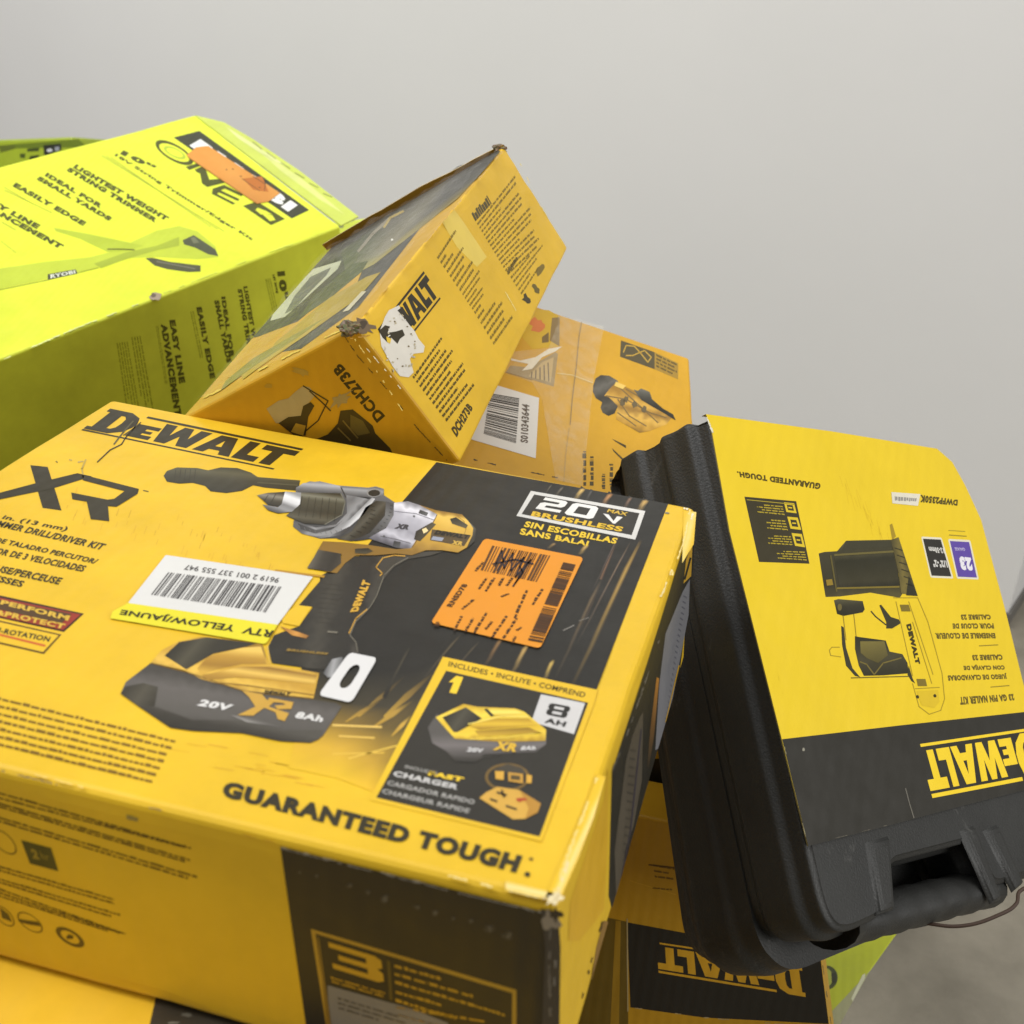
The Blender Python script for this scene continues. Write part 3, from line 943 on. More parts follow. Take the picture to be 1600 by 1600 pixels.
# handling marks on the lid
A.line([(216, 656), (210, 668), (196, 684), (190, 694), (172, 703), (152, 722)], 1.8, (44, 38, 22), 3)
A.line([(208, 658), (192, 676), (178, 694)], 2.2, (90, 84, 56), 3)
A.line([(220, 660), (205, 672), (193, 680)], 1.6, (74, 68, 44), 3)
A.scuff([(108, 718), (122, 722), (136, 720)], 5, (176, 156, 100), 3, 9, .1, 3)
A.line([(134, 718), (128, 732), (130, 746)], 2.4, (186, 160, 80), 3)
r9 = random.Random(41)
for k in range(60):        # rub marks left by the corrugation
    u = r9.random()
    x, y = 90 + 330 * u + r9.uniform(-20, 20), 780 + 90 * u + r9.uniform(-26, 26)
    l = r9.uniform(4, 12)
    A.line([(x, y), (x - l * .35, y + l)], r9.uniform(.8, 1.6), (224, 174, 34) if k % 3 else (212, 164, 34), 1)
A.line([(880, 985), (897, 977)], 1.6, (130, 126, 118), 3)
A.line([(905, 970), (920, 965)], 1.2, (120, 116, 108), 3)
A.scuff([(865, 1398), (905, 1290), (935, 1210)], 11, (234, 206, 110), 2, 3, .15, 9)
A.scuff([(868, 1402), (888, 1345)], 9, (228, 212, 160), 3, 4, .1, 5)
A.scuff([(700, 1368), (780, 1388), (862, 1406)], 7, (232, 208, 126), 3, 6, .3, 8)
A.scuff([(0, 1196), (130, 1230)], 4, (236, 206, 110), 2, 7, .4, 8)
A.scuff([(1078, 796), (1070, 840), (1050, 900)], 6, (238, 214, 130), 2, 8, .2, 8)
A.scuff([(1068, 794), (1084, 797), (1080, 812)], 7, (236, 226, 190), 3, 9, 0, 5)
A.scuff([(1050, 890), (1030, 940)], 7, (226, 206, 140), 3, 11, .2, 6)
A.gpoly([(852, 1402), (886, 1326), (914, 1262), (934, 1210), (946, 1214), (928, 1276), (904, 1340), (872, 1412)], (893, 1325), (910, 1333), [(0, YEL), (.45, (240, 216, 130)), (.7, (236, 204, 104)), (1, YEL)], 1.5, 8, .25)
A.gpoly([(1068, 798), (1088, 800), (1084, 850), (1066, 880)], (1066, 820), (1088, 826), [(0, YEL), (.6, (240, 214, 120)), (1, YEL)], 1.5, 8, .25)
A.gpoly([(790, 1376), (865, 1395), (868, 1410), (790, 1392)], (830, 1380), (826, 1400), [(0, YEL), (.6, (240, 220, 150)), (1, YEL)], 1.5, 8, .3)
for q, c_, sd in (([(270, 1150), (420, 1180), (410, 1215), (260, 1190)], (216, 165, 34), 1), ([(380, 1180), (520, 1210), (510, 1235), (370, 1205)], (220, 168, 34), 2)):
    for k in range(10):
        f_ = A.quad_map(q)
        u, v = r9.random(), r9.random()
        A.line([f_(u, v), f_(min(1, u + .2), v)], r9.uniform(.8, 1.8), c_, 1)
# front side
FA = Plane(corn[0], (corn[0] - corn[3]).cross(Vector((0, 0, 1))))


def on_side(w):
    return w - dn * max(0, (corn[0].z - w.z) / hA - .975)


def on_right(w):
    return w - (dn + fla) * max(0, (corn[0].z - w.z) / hA - .975)


Fa = Art(mA, FA, keep=on_side)
f4 = Fa.frame((0, 1100), 3.2)
f5 = Fa.frame((400, 1200), 2.667)
Fa.poly([(438, 1323), (862, 1428), (872, 1650), (482, 1650)], BLK2, 1)
Fa.scuff([(440, 1326), (560, 1356), (700, 1391), (860, 1430)], 5, (140, 136, 128), 2, 12, .12, 6)
Fa.scuff([(440, 1324), (600, 1364), (860, 1429)], 2.6, (200, 196, 186), 3, 13, .45, 9)
f5.poly([(228, 670), (1085, 925), (1085, 1120), (300, 1120)], (186, 146, 44), 2, [[(248, 690), (1068, 938), (1066, 1118), (310, 1118)]])
f5.poly([(256, 702), (262, 704), (318, 1110), (300, 1110)], (140, 110, 38), 2)
blockdigit(f5, '3', [(300, 725), (520, 792), (535, 900), (322, 835)], (206, 160, 36), 3)
f5.poly([(545, 800), (560, 805), (570, 970), (556, 965)], (96, 80, 34), 3)
f5.greek([(310, 868), (540, 935), (545, 965), (320, 900)], 2, (196, 152, 36), 3, .6, [1, .95], (.08, .3), 5)
for k, (xa_, ya, xb_, yb, h) in enumerate(((575, 815, 770, 870, 16), (575, 850, 905, 945, 14), (578, 885, 880, 975, 14), (880, 975, 1035, 1022, 14), (580, 925, 770, 980, 14), (580, 960, 830, 1035, 14), (582, 990, 955, 1050, 12), (590, 1020, 900, 1110, 12))):
    Fa_q = [(xa_, ya), (xb_, yb), (xb_ + 3, yb + h), (xa_ + 3, ya + h)]
    f5.greek(Fa_q, 1, (196, 152, 36), 3, .95, [1], (.05, .2), 20 + k)
f5.poly([(298, 905), (560, 978), (640, 1000), (800, 1062), (820, 1120), (320, 1120), (300, 960)], (128, 125, 118), 3)
f5.greek([(340, 955), (620, 1040), (625, 1100), (345, 1015)], 3, (60, 57, 50), 4, .35, [.9, 1, .6], (.06, .2), 31)
for x_, y_, s_ in ((250, 450, 10), (535, 545, 22), (745, 605, 16), (670, 580, 14), (970, 668, 20), (1050, 700, 22), (390, 490, 12), (895, 640, 12), (820, 628, 9), (465, 520, 12), (180, 435, 9)):
    f5.blob((x_, y_), s_, s_ * .8, (66, 62, 54), 2, int(x_), 10, .3, .5)
    f5.blob((x_ + 3, y_), s_ * .5, s_ * .6, (92, 88, 78), 3, int(x_) + 1, 9, .3, .5)
DG = (88, 66, 14)
for k, (y0, xe, ye) in enumerate(((437, 955, 715), (462, 930, 712), (490, 950, 775), (505, 925, 782), (560, 985, 860), (578, 940, 866))):
    f4.greek([(-10, y0), (xe, ye), (xe, ye + 11), (-10, y0 + 11)], 1, DG, 1, .95, [1], (.015, .07), 50 + k)
for k, (y0, xe, ye) in enumerate(((806, 570, 972), (824, 570, 992), (868, 600, 1050), (884, 560, 1058), (918, 628, 1145), (936, 600, 1140), (952, 540, 1130))):
    f4.greek([(-10, y0), (xe, ye), (xe, ye + 10), (-10, y0 + 10)], 1, DG, 1, .95, [1], (.015, .07), 70 + k)
f4.poly([(105, 680), (255, 720), (292, 836), (150, 798)], (58, 62, 24), 1)
f4.text('2', [(150, 720), (185, 730), (200, 780), (165, 772)], (150, 130, 40), 2, .05)
f4.text('hr', [(195, 735), (240, 748), (250, 785), (208, 774)], (130, 116, 40), 2, .02)
for cx, cy, rx, ry in ((20, 690, 60, 60), (150, 1092, 62, 48), (350, 1166, 70, 46), (20, 1060, 50, 50)):
    rg = [(cx + rx * math.cos(t) + ry * .35 * math.sin(t), cy + ry * math.sin(t) + rx * .35 * math.cos(t)) for t in [i * math.pi / 10 for i in range(20)]]
    kk = .9 if rx < 70 else .66
    f4.poly(rg, (96, 76, 20), 1, [[(cx + (p[0] - cx) * kk, cy + (p[1] - cy) * kk) for p in rg]])
f4.poly([(90, 1075), (190, 1090), (205, 1112), (150, 1104), (95, 1090)], (84, 66, 18), 2)
f4.blob((348, 1166), 16, 12, (84, 66, 18), 2, 6)
f4.poly([(0, 1020), (40, 1050), (60, 1090), (10, 1070)], (84, 70, 20), 2)
Fa.scuff([(2, 1204), (90, 1226)], 6, (206, 186, 140), 2, 14, .2, 8)
Fa.scuff([(170, 1246), (300, 1278)], 5, (214, 190, 130), 2, 15, .35, 9)
Fa.scuff([(300, 1284), (430, 1316)], 3, (222, 180, 60), 2, 16, .5, 9)
Fa.blob((205, 1278), 10, 3.5, (158, 140, 70), 2, 17, rot=.3)
# right side
RA_ = plane3(corn[0], corn[1], corn[0] + dn + fla)
Ra = Art(mA, RA_, keep=on_right)
Ra.poly([(1066, 862), (1085, 812), (1084, 880), (1062, 1050), (1025, 1188), (1000, 1280), (983, 1352), (975, 1400), (976, 1640), (946, 1640), (951, 1400), (956, 1206), (1010, 1040)], (44, 41, 32), 1)
Ra.poly([(1067, 924), (1078, 905), (1076, 960), (1050, 1110), (1028, 1175), (1024, 1172), (1030, 1070), (1040, 990)], (128, 128, 132), 2)
for k in range(26):
    t = k / 26
    x_, y_ = 1066 - 36 * t, 930 + 225 * t
    Ra.poly([(x_ + 2 + 3 * t, y_), (x_ + 7 - 2 * t, y_ + 3), (x_ + 7 - 2 * t, y_ + 5), (x_ + 2 + 3 * t, y_ + 2)], (92, 92, 102), 3)
Ra.poly([(1072, 875), (1082, 850), (1080, 900), (1068, 912)], (206, 160, 40), 2)
Ra.line([(1079, 872), (1070, 905)], 3, (40, 36, 26), 3)
Ra.line([(1061, 1040), (1040, 1130)], 2, (206, 160, 40), 3)
Ra.gpoly([(1026, 1058), (1030, 1060), (1022, 1150), (1014, 1200), (1011, 1198), (1016, 1140)], (1028, 1060), (1012, 1200), [(0, (190, 128, 46)), (.5, (120, 84, 40)), (1, (56, 48, 34))], 2)
Ra.poly([(1000, 1120), (1005, 1112), (1003, 1220), (990, 1290), (976, 1330), (962, 1600), (953, 1600), (960, 1330), (978, 1190), (988, 1150)], (88, 80, 66), 2)
for k in range(30):
    t = k / 30
    y_ = 1170 + 400 * t
    xx = 993 - 28 * t if t < .4 else 982 - (y_ - 1330) * .05
    Ra.poly([(xx - 8, y_), (xx + 1, y_ + 2), (xx + 1, y_ + 5), (xx - 8, y_ + 3)], (70, 64, 54), 3)
Ra.line([(1002, 1140), (985, 1300), (970, 1400), (966, 1600)], 2.5, (60, 54, 62), 3)
Ra.scuff([(957, 1204), (975, 1160), (1000, 1090), (1030, 1000)], 5, (110, 104, 92), 3, 18, .3, 7)
Ra.poly([(944, 1438), (949, 1470), (944, 1530), (934, 1590), (922, 1600), (924, 1530), (932, 1480)], (150, 112, 50), 2)
Ra.blob((934, 1530), 4, 26, (176, 138, 70), 3, 19, 18, .15, .4)
Ra.scuff([(942, 1440), (925, 1500), (910, 1560)], 5, (84, 62, 30), 4, 20, .3, 7)
Ra.poly([(888, 1470), (891, 1410), (944, 1250), (950, 1200), (950, 1300), (944, 1420), (930, 1440), (905, 1470)], (226, 176, 32), 1)
boxA = mA.build('printed_carton', M_CARD, rootA, rootA.location)

# crushed corner of bare board
mc = Mesh()
Cc = Art(mc, FA)
Cc.blob((862, 1436), 17, 16, (150, 138, 118), 5, 21, 18, .2, .4)
Cc.blob((868, 1430), 9, 9, (66, 58, 44), 6, 22, 14, .2, .5)
Cc.poly([(845, 1420), (872, 1426), (876, 1480), (874, 1620), (846, 1620), (852, 1480)], (70, 65, 58), 4)
Cc.scuff([(860, 1450), (858, 1520), (860, 1610)], 9, (112, 106, 96), 5, 23, .25, 8)
Cc.scuff([(868, 1500), (866, 1540)], 7, (140, 136, 128), 6, 24, .3, 6)
Cc2 = Art(mc, TA)
Cc2.blob((866, 1404), 13, 8, (222, 206, 160), 5, 25, 16, -.4, .4)
Cc2.scuff([(838, 1400), (866, 1408), (874, 1396)], 6, (196, 176, 130), 6, 26, .2, 5)
mc.build('crushed_corner', M_LABEL, rootA, rootA.location)


# stickers on the lid: thin labels, parts of the box they are stuck to
def sticker(name, plane, quad, r, col, root, lvl=2.6, step=0.00008, label=None, mat=None):
    m = Mesh()
    a = Art(m, plane, step=step)
    a.rquad(quad, r, col, lvl)
    return m, a


ms, S = sticker('barcode_label', TA, [(259, 867), (489, 901), (434, 976), (200, 942)], .01, (214, 213, 208), rootA, 10)
S.poly([(200, 942), (434, 976), (417, 1004), (412, 1006), (172, 966), (176, 955)], (226, 214, 40), 10)
S.bars([(263, 894), (441, 917), (416, 957), (236, 929)], (74, 72, 72), 12, 44, 5)
S.text('9619 2 001 337 555 947', [(434, 911), (287, 890), (290, 882), (438, 903)], (90, 88, 86), 12, .0)
S.text('RTV  YELLOW/JAUNE', [(421, 996), (186, 960), (191, 950), (431, 982)], (50, 46, 20), 12, .015)
ms.build('barcode_label', M_LABEL, rootA, rootA.location)
ms, S = sticker('price_sticker', TA, [(757, 841), (912, 871), (844, 1013), (673, 973)], .035, (226, 144, 34), rootA, 10)
P3 = S.frame((560, 720), 2.857)
P3.bars([(915, 452), (970, 463), (820, 812), (757, 800)][1:] + [(915, 452)], (86, 52, 20), 12, 4, 3)
P3.shapes([], [(0, 0)] * 4, BLK)
SI = (70, 44, 20)
q_ = [(757, 800), (915, 452), (970, 463), (820, 812)]   # reads upwards along the sticker
mm_, S2 = ms, S
P3.bars(q_, SI, 13, 34, 9)
P3.text('RNSD78', [(392, 648), (465, 548), (490, 553), (418, 654)], SI, 12, .03)
P3.text('BP', [(335, 735), (350, 717), (372, 722), (357, 740)], SI, 12, .01)
P3.bars([(598, 378), (862, 424), (800, 542), (545, 488)], (90, 56, 24), 12, 22, 12)
for pl in (((610, 470), (640, 400), (650, 480), (690, 410), (680, 490), (740, 430), (700, 520), (770, 440), (690, 560)), ((600, 460), (700, 440), (780, 460)), ((660, 420), (620, 490)), ((720, 470), (735, 500), (700, 545))):
    P3.line(pl, 7, (44, 34, 40), 14)
for k, (x0, y0, x1, y1) in enumerate(((420, 755, 455, 690), (455, 660, 510, 615), (470, 760, 505, 700), (510, 765, 565, 675), (560, 750, 590, 715), (590, 785, 655, 690), (640, 790, 700, 700), (690, 700, 745, 575), (680, 810, 695, 780), (770, 640, 815, 570), (515, 490, 550, 450), (530, 570, 565, 520), (560, 580, 600, 520), (630, 605, 665, 590), (620, 555, 640, 520), (655, 555, 680, 520), (700, 755, 720, 740))):
    dx, dy = 16, 5
    P3.greek([(x0, y0), (x1, y1), (x1 + dx, y1 + dy), (x0 + dx, y0 + dy)], 1, SI, 12, .8, [1], (.1, .3), 90 + k)
ms.build('price_sticker', M_LABEL, rootA, rootA.location)
ms = Mesh()
S = Art(ms, TA)
o_ = S.quad_map([(546, 1019), (590, 1028), (549, 1098), (497, 1086)])
def rr(cx0, cy0, cx1, cy1, r, n=4):
    pts = []
    for cx, cy, a0 in ((cx0 + r, cy1 - r, 180), (cx1 - r, cy1 - r, 90), (cx1 - r, cy0 + r, 0), (cx0 + r, cy0 + r, -90)):
        for i in range(n + 1):
            a = math.radians(a0 - 90 * i / n)
            pts.append((cx + r * math.cos(a), cy + r * math.sin(a)))
    return pts
S.poly([o_(*p) for p in rr(0, 0, 1, 1, .12)], (216, 215, 213), 10, [[o_(*p) for p in rr(.34, .25, .68, .78, .16)]])
ms.build('security_tag', M_LABEL, rootA, rootA.location)


def prism(m, plane, pts, l0, l1, col):
    """flat card cut to an outline, with real thickness (l0 below, l1 above the plane)"""
    lo = [plane.at(p, l1) - plane.n * (l1 - l0) for p in pts]
    hi = [plane.at(p, l1) for p in pts]
    n = len(pts)
    tr = tessellate_polygon([[Vector((p[0], p[1], 0)) for p in pts]])
    fs = []
    for t in tr:
        a, b, c = (hi[i] for i in t)
        t = list(t)
        if (b - a).cross(c - a).dot(plane.n) < 0:
            t = t[::-1]
        fs.append(t)
        fs.append([i + n for i in t[::-1]])
    V = hi + lo
    for i in range(n):
        j = (i + 1) % n
        fs.append([i, j, j + n, i + n])
    m.add(V, fs, lin(col))


def rev(q):
    """upside-down print: image quad TL TR BR BL -> reading quad"""
    return [q[2], q[3], q[0], q[1]]


# ================================================================== trimmer box (lime, upper left)
XB, YB, ZB = Vector((-.5627, -.7931, -.2332)), Vector((-.8241, .5159, .2337)), Vector((-.065, .3237, -.9439))
oB = Vector((-.5467, 1.2513, -.3101)) + Z0
TB = Plane(oB, ZB)
cb = [TB.at((532, 353)), TB.at((305, 179)), TB.at((-330, 348)), TB.at((-330, 691))]
hB = 0.36
rootB = thing('trimmer_box', 'large lime string trimmer carton leaning at the left with a torn orange sticker', 'tool box', base_of([c + ZB * hB for c in cb]))
mB = Mesh()
hexa(mB, cb, ZB * hB, {0: LIME}, r=0.003, seg=3, wob=0.0015)
B = Art(mB, TB)
b1 = B.frame((0, 160), 2.857)
LI = (84, 88, 36)
b1.poly([(775, 157), (890, 127), (1380, 480), (1302, 518)], (66, 68, 50), 1)
b1.text('RYOBI', [(895, 163), (1330, 458), (1286, 488), (845, 193)], (236, 238, 230), 2, .05)
ring = [i * math.pi / 14 for i in range(28)]
orn = [(778 + 82 * math.cos(t) + 18 * math.sin(t), 224 + 30 * math.cos(t) + 48 * math.sin(t)) for t in ring]
b1.poly(orn, LI, 1, [[(778 + (p[0] - 778) * .8, 224 + (p[1] - 224) * .74) for p in orn]])
orn2 = [(780 + (p[0] - 778) * .58, 224 + (p[1] - 224) * .52) for p in orn]
b1.poly(orn2, (176, 198, 60), 1, [[(780 + (p[0] - 780) * .75, 224 + (p[1] - 224) * .7) for p in orn2]])
b1.poly([(828, 288), (890, 268), (905, 280), (845, 302)], LI, 1)
b1.poly([(868, 300), (912, 282), (935, 345), (1010, 338), (1030, 352), (925, 378), (902, 362), (893, 318), (880, 312)], LI, 1)
b1.poly([(950, 385), (1000, 368), (1085, 410), (1078, 420), (1005, 385), (985, 392), (1070, 432), (1062, 440), (978, 402), (968, 408), (1050, 450), (1040, 456), (945, 408)], LI, 1.3)
b1.poly([(1085, 462), (1148, 442), (1272, 520), (1210, 548)], LI, 1, [[(1150, 470), (1190, 485), (1215, 500), (1165, 500), (1140, 480)]])
b1.poly([(1170, 498), (1215, 503), (1230, 525), (1205, 530)], LIME, 2)
b1.text('10"', [(552, 213), (700, 285), (680, 302), (535, 230)], LI, 1, .05)
b1.text('18V String Trimmer/Edger Kit', [(520, 228), (1132, 607), (1122, 620), (508, 240)], LI, 1, .03)
for k in range(3):
    b1.line([(455 + 20 * k, 238 + k * 4), (1000 - 30 * k, 575 - k * 10)], 3, (170, 184, 56), 1)
for t_, q in (('LIGHTEST WEIGHT', [(342, 275), (757, 513), (740, 530), (325, 292)]), ('STRING TRIMMER', [(312, 288), (708, 522), (692, 538), (295, 304)]),
              ('IDEAL FOR', [(212, 312), (462, 458), (447, 474), (198, 328)]), ('SMALL YARDS', [(178, 328), (503, 515), (487, 530), (162, 344)]),
              ('EASILY EDGE', [(72, 357), (388, 535), (370, 552), (55, 374)]), ('EASY LINE', [(-90, 400), (182, 548), (163, 566), (-108, 418)]),
              ('ADVANCEMENT', [(-150, 400), (288, 638), (268, 656), (-170, 418)])):
    b1.text(t_, q, LI, 1, .06)
b1.line([(20, 380), (150, 455)], 3, (150, 160, 50), 1)
b1.line([(20, 392), (230, 492)], 3, (150, 160, 50), 1)
b1.line([(10, 535), (70, 570)], 3, (150, 160, 50), 1)
b1.line([(5, 620), (70, 670)], 2, (160, 170, 50), 1)
# trimmer picture, pale
b1.poly([(-100, 755), (0, 742), (200, 712), (400, 692), (520, 660), (600, 618), (700, 572), (800, 552), (880, 575), (960, 640), (975, 690), (880, 700), (700, 690), (560, 695), (440, 735), (200, 790), (0, 832), (-100, 840)], (196, 212, 62), 1)
b1.poly([(240, 560), (380, 585), (560, 622), (640, 640), (560, 665), (480, 668), (360, 610), (250, 575)], (184, 202, 58), 1.5)
b1.poly([(420, 720), (560, 670), (700, 640), (800, 600), (800, 640), (700, 660), (560, 700), (450, 740)], (168, 184, 56), 2)
b1.line([(-100, 842), (0, 836), (200, 795), (440, 738)], 4, (150, 166, 50), 2)
b1.line([(480, 655), (540, 655), (600, 658)], 6, (110, 116, 44), 3)
b1.poly([(815, 615), (865, 592), (960, 655), (975, 686), (930, 678), (870, 648), (822, 634)], (86, 90, 66), 2)
b1.poly([(850, 605), (868, 600), (890, 625), (865, 630)], (120, 124, 96), 3)
b1.poly([(650, 695), (680, 693), (760, 712), (895, 728), (895, 755), (840, 757), (750, 745), (690, 728)], (88, 90, 64), 2)
b1.line([(700, 710), (870, 742)], 5, (124, 124, 104), 3)
b1.poly([(213, 767), (338, 745), (346, 764), (214, 792)], (74, 76, 60), 3)
b1.text('RYOBI', [(224, 768), (334, 749), (338, 763), (226, 786)], (225, 230, 210), 4, .02)
B.scuff([(2, 563), (120, 512), (228, 470)], 4, (226, 232, 150), 3, 31, .3, 8)
B.scuff([(250, 460), (420, 394), (500, 366)], 2.4, (220, 230, 96), 3, 32, .5, 8)
B.blob((243, 463), 8, 6, (170, 152, 130), 4, 33, 12)
B.blob((240, 461), 4, 3, (110, 96, 84), 5, 34, 9)
# side
SB = Plane(cb[0], (cb[0] - cb[3]).cross(ZB))
Bs = Art(mB, SB).frame((0, 160), 2.857)


def down(q):     # image TL TR BR BL -> reading downwards
    return [q[1], q[2], q[3], q[0]]


LS = (92, 96, 18)
for t_, q in (('EASY LINE', [(755, 972), (782, 970), (828, 1250), (800, 1256)]), ('ADVANCEMENT', [(717, 990), (745, 986), (812, 1400), (780, 1404)]),
              ('EASILY EDGE', [(876, 915), (900, 912), (962, 1230), (938, 1235)]), ('IDEAL FOR', [(987, 868), (1006, 866), (1048, 1140), (1026, 1144)]),
              ('SMALL YARDS', [(955, 884), (978, 882), (1035, 1160), (1012, 1164)]), ('LIGHTEST WEIGHT', [(1086, 822), (1104, 820), (1165, 1160), (1142, 1164)]),
              ('STRING TRIMMER', [(1060, 834), (1080, 832), (1138, 1160), (1116, 1164)]), ('10"', [(1236, 756), (1272, 752), (1290, 880), (1256, 884)]),
              ('18V String', [(1212, 770), (1226, 768), (1246, 850), (1232, 853)])):
    Bs.text(t_, down(q), LS, 1, .05)
Bs.greek(down([(515, 1075), (570, 1068), (625, 1380), (562, 1390)]), 5, (150, 158, 20), 1, .45, [1, .9, 1, .8], (.03, .12), 61)
Bs.greek(down([(580, 1050), (628, 1042), (686, 1370), (632, 1380)]), 4, (150, 158, 20), 1, .45, [1, .9, 1, .8], (.03, .12), 62)
Bs.greek(down([(693, 1000), (706, 998), (748, 1255), (734, 1258)]), 2, (140, 148, 20), 1, .45, [1], (.03, .12), 63)
Bs.greek(down([(845, 935), (864, 932), (908, 1140), (888, 1142)]), 2, (140, 148, 20), 1, .45, [1], (.03, .12), 64)
Bs.greek(down([(1180, 790), (1208, 786), (1240, 930), (1212, 935)]), 3, (140, 148, 20), 1, .45, [1], (.03, .12), 65)
mB.build('printed_carton', M_CARD, rootB, rootB.location)
m = Mesh()
a_ = Art(m, TB).frame((0, 160), 2.857)
a_.grid([[(832, 236), (875, 200), (930, 194)], [(1000, 352), (1040, 310), (1090, 298)], [(1148, 452), (1200, 442), (1250, 404)]],
        [[(222, 150, 66)] * 3, [(216, 146, 64), (224, 156, 72), (220, 150, 66)], [(198, 132, 58), (208, 140, 62), (218, 152, 70)]], 9)
a_.poly([(1085, 340), (1170, 330), (1200, 400), (1130, 390)], (190, 112, 46), 10)
a_.line([(1130, 330), (1185, 365), (1180, 395)], 3, (104, 70, 40), 11)
a_.line([(1080, 340), (1160, 395)], 3, (120, 84, 44), 11)
for x_, y_ in ((1010, 300), (1040, 298), (1075, 330), (1180, 345), (1160, 380), (1215, 370)):
    a_.blob((x_, y_), 5, 3, (120, 80, 40), 11, x_, 7)
a_.line([(840, 244), (1140, 446)], 4, (186, 122, 50), 11)
m.build('torn_price_sticker', M_LABEL, rootB, rootB.location)
# lifted end flap
fl = Plane(cb[0], YB.cross(XB * -1 + ZB * .15))
m = Mesh()
prism(m, fl, [(305, 180), (350, 191), (395, 217), (470, 268), (560, 338), (533, 352)], -.0015, 0, (206, 220, 88))
a_ = Art(m, fl)
a_.poly([(352, 197), (392, 222), (452, 262), (420, 248), (372, 216)], (226, 232, 150), 2)
a_.poly([(400, 232), (470, 278), (540, 336), (500, 312), (440, 268)], (222, 230, 130), 2)
for i in range(6):
    a_.line([(395 + i * 22, 222 + i * 16), (409 + i * 22, 233 + i * 15)], 1.4, (140, 150, 70), 3)
m.build('end_flap', M_CARD, rootB, rootB.location)

# ================================================================== hammer box (tilted, torn)
XC, YC, ZC = Vector((-.0423, .9856, .1634)), Vector((.5528, .1594, -.8179)), Vector((-.8322, .0557, -.5516))
oC = Vector((-.2659, .6353, -.2152)) + Z0
P1 = Plane(oC, XC.cross(YC))
pC = [P1.at(p) for p in ((556, 508), (788, 228), (888, 388), (721, 722))]    # near-top, far-top, far-bottom, near-bottom
kC = .158
offs = [ZC * kC, ZC * .203, ZC * .12, ZC * .07]
rootC = thing('hammer_box', 'tilted yellow carton with torn paper over its logo and a ripped film-covered lid', 'tool box', base_of([p + q for p, q in zip(pC, offs)]))
mC = Mesh()
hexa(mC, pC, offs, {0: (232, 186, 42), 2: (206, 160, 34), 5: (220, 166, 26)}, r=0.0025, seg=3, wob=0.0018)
C1 = Art(mC, P1)
c3 = C1.frame((280, 200), 2.58)
c3.shapes(DW, [(800, 812), (985, 577), (1058, 683), (868, 925)], (52, 46, 30), 1)
c3.text('DCH273B', [(1097, 1212), (1162, 1106), (1186, 1130), (1120, 1248)], (70, 58, 26), 1, .04)


def block(fr, q, n, lens, col, seed, fill=.5):
    fr.greek(q, n, col, 1, fill, lens, (.03, .12), seed)


GC = (140, 116, 34)
block(c3, [(940, 1003), (1055, 840), (1210, 1030), (1085, 1192)], 11, [1, .8, .9, 1, .85, .7, 1.0, .95, .6, .8, .9], (96, 80, 28), 1)
block(c3, [(1038, 520), (1112, 408), (1210, 560), (1140, 668)], 8, [1, .3, .5, .9, .75, .6, .9, .8], GC, 2)
block(c3, [(1140, 668), (1215, 560), (1262, 640), (1188, 740)], 5, [.9, .8, .5, .7, .6], GC, 3)
block(c3, [(1188, 740), (1270, 620), (1355, 770), (1275, 885)], 7, [.3, .3, .7, .9, .8, .7, .95], GC, 4)
block(c3, [(1178, 345), (1248, 262), (1270, 300), (1196, 380)], 1, [.9], (84, 72, 34), 5, .9)
block(c3, [(1200, 385), (1352, 190), (1500, 440), (1330, 600)], 15, [1, .95, .5, .9, .9, .85, .6, .95, .9, .85, .5, .8, .75, .8, .7], GC, 6)
block(c3, [(1335, 600), (1462, 450), (1495, 510), (1385, 680)], 5, [.6, .95, .7, .4], GC, 7)
block(c3, [(1318, 575), (1360, 515), (1368, 530), (1328, 590)], 1, [1], (84, 72, 34), 8, .9)
c3.blob((1400, 690), 22, 14, (70, 60, 30), 1, 9, 10, 1, .4)
c3.blob((1440, 650), 20, 12, (110, 94, 34), 1, 10, 10, 1, .5)
c3.blob((1455, 570), 13, 24, (130, 108, 34), 1, 11, 10, .5, .4)
# torn paper
c3.poly([(830, 760), (845, 735), (885, 715), (905, 745), (925, 790), (950, 820), (965, 850), (990, 880), (985, 905), (945, 910), (930, 930), (945, 985), (925, 1005), (890, 1000), (860, 960), (815, 880), (808, 820)], (226, 220, 206), 3)
c3.poly([(805, 818), (830, 795), (850, 800), (840, 825), (875, 820), (900, 812), (910, 835), (890, 850), (880, 870), (855, 845), (840, 865), (820, 845)], (58, 50, 30), 4)
c3.poly([(835, 840), (855, 850), (850, 870), (838, 862)], (236, 196, 50), 5)
c3.poly([(880, 735), (935, 800), (945, 790), (900, 720)], (54, 48, 32), 4)
for x_, y_ in ((920, 800), (935, 830), (910, 770), (925, 880), (880, 930), (900, 960), (870, 780), (950, 860)):
    c3.blob((x_, y_), 4, 3, (120, 104, 60), 5, x_ + y_, 7)
c3.scuff([(700, 840), (800, 985), (900, 1140)], 9, (228, 196, 90), 2, 41, .4, 10)
c3.scuff([(735, 865), (860, 1010), (900, 1060)], 8, (232, 222, 180), 3, 42, .3, 10)
c3.blob((745, 800), 42, 26, (120, 100, 76), 3, 43, 18, .4, .45)
c3.blob((735, 790), 20, 16, (80, 66, 50), 4, 44, 12, .4, .45)
c3.scuff([(690, 850), (770, 835)], 10, (190, 140, 50), 4, 45, .1, 10)
c3.poly([(1060, 380), (1110, 330), (1140, 370), (1240, 520), (1200, 560), (1120, 480)], (236, 206, 90), .8)
c3.scuff([(1315, 660), (1360, 740)], 7, (240, 224, 150), 2, 46, .1, 9)
c3.scuff([(1345, 80), (1450, 300), (1560, 490)], 5, (240, 214, 100), 2, 47, .4, 12)
rt = random.Random(77)
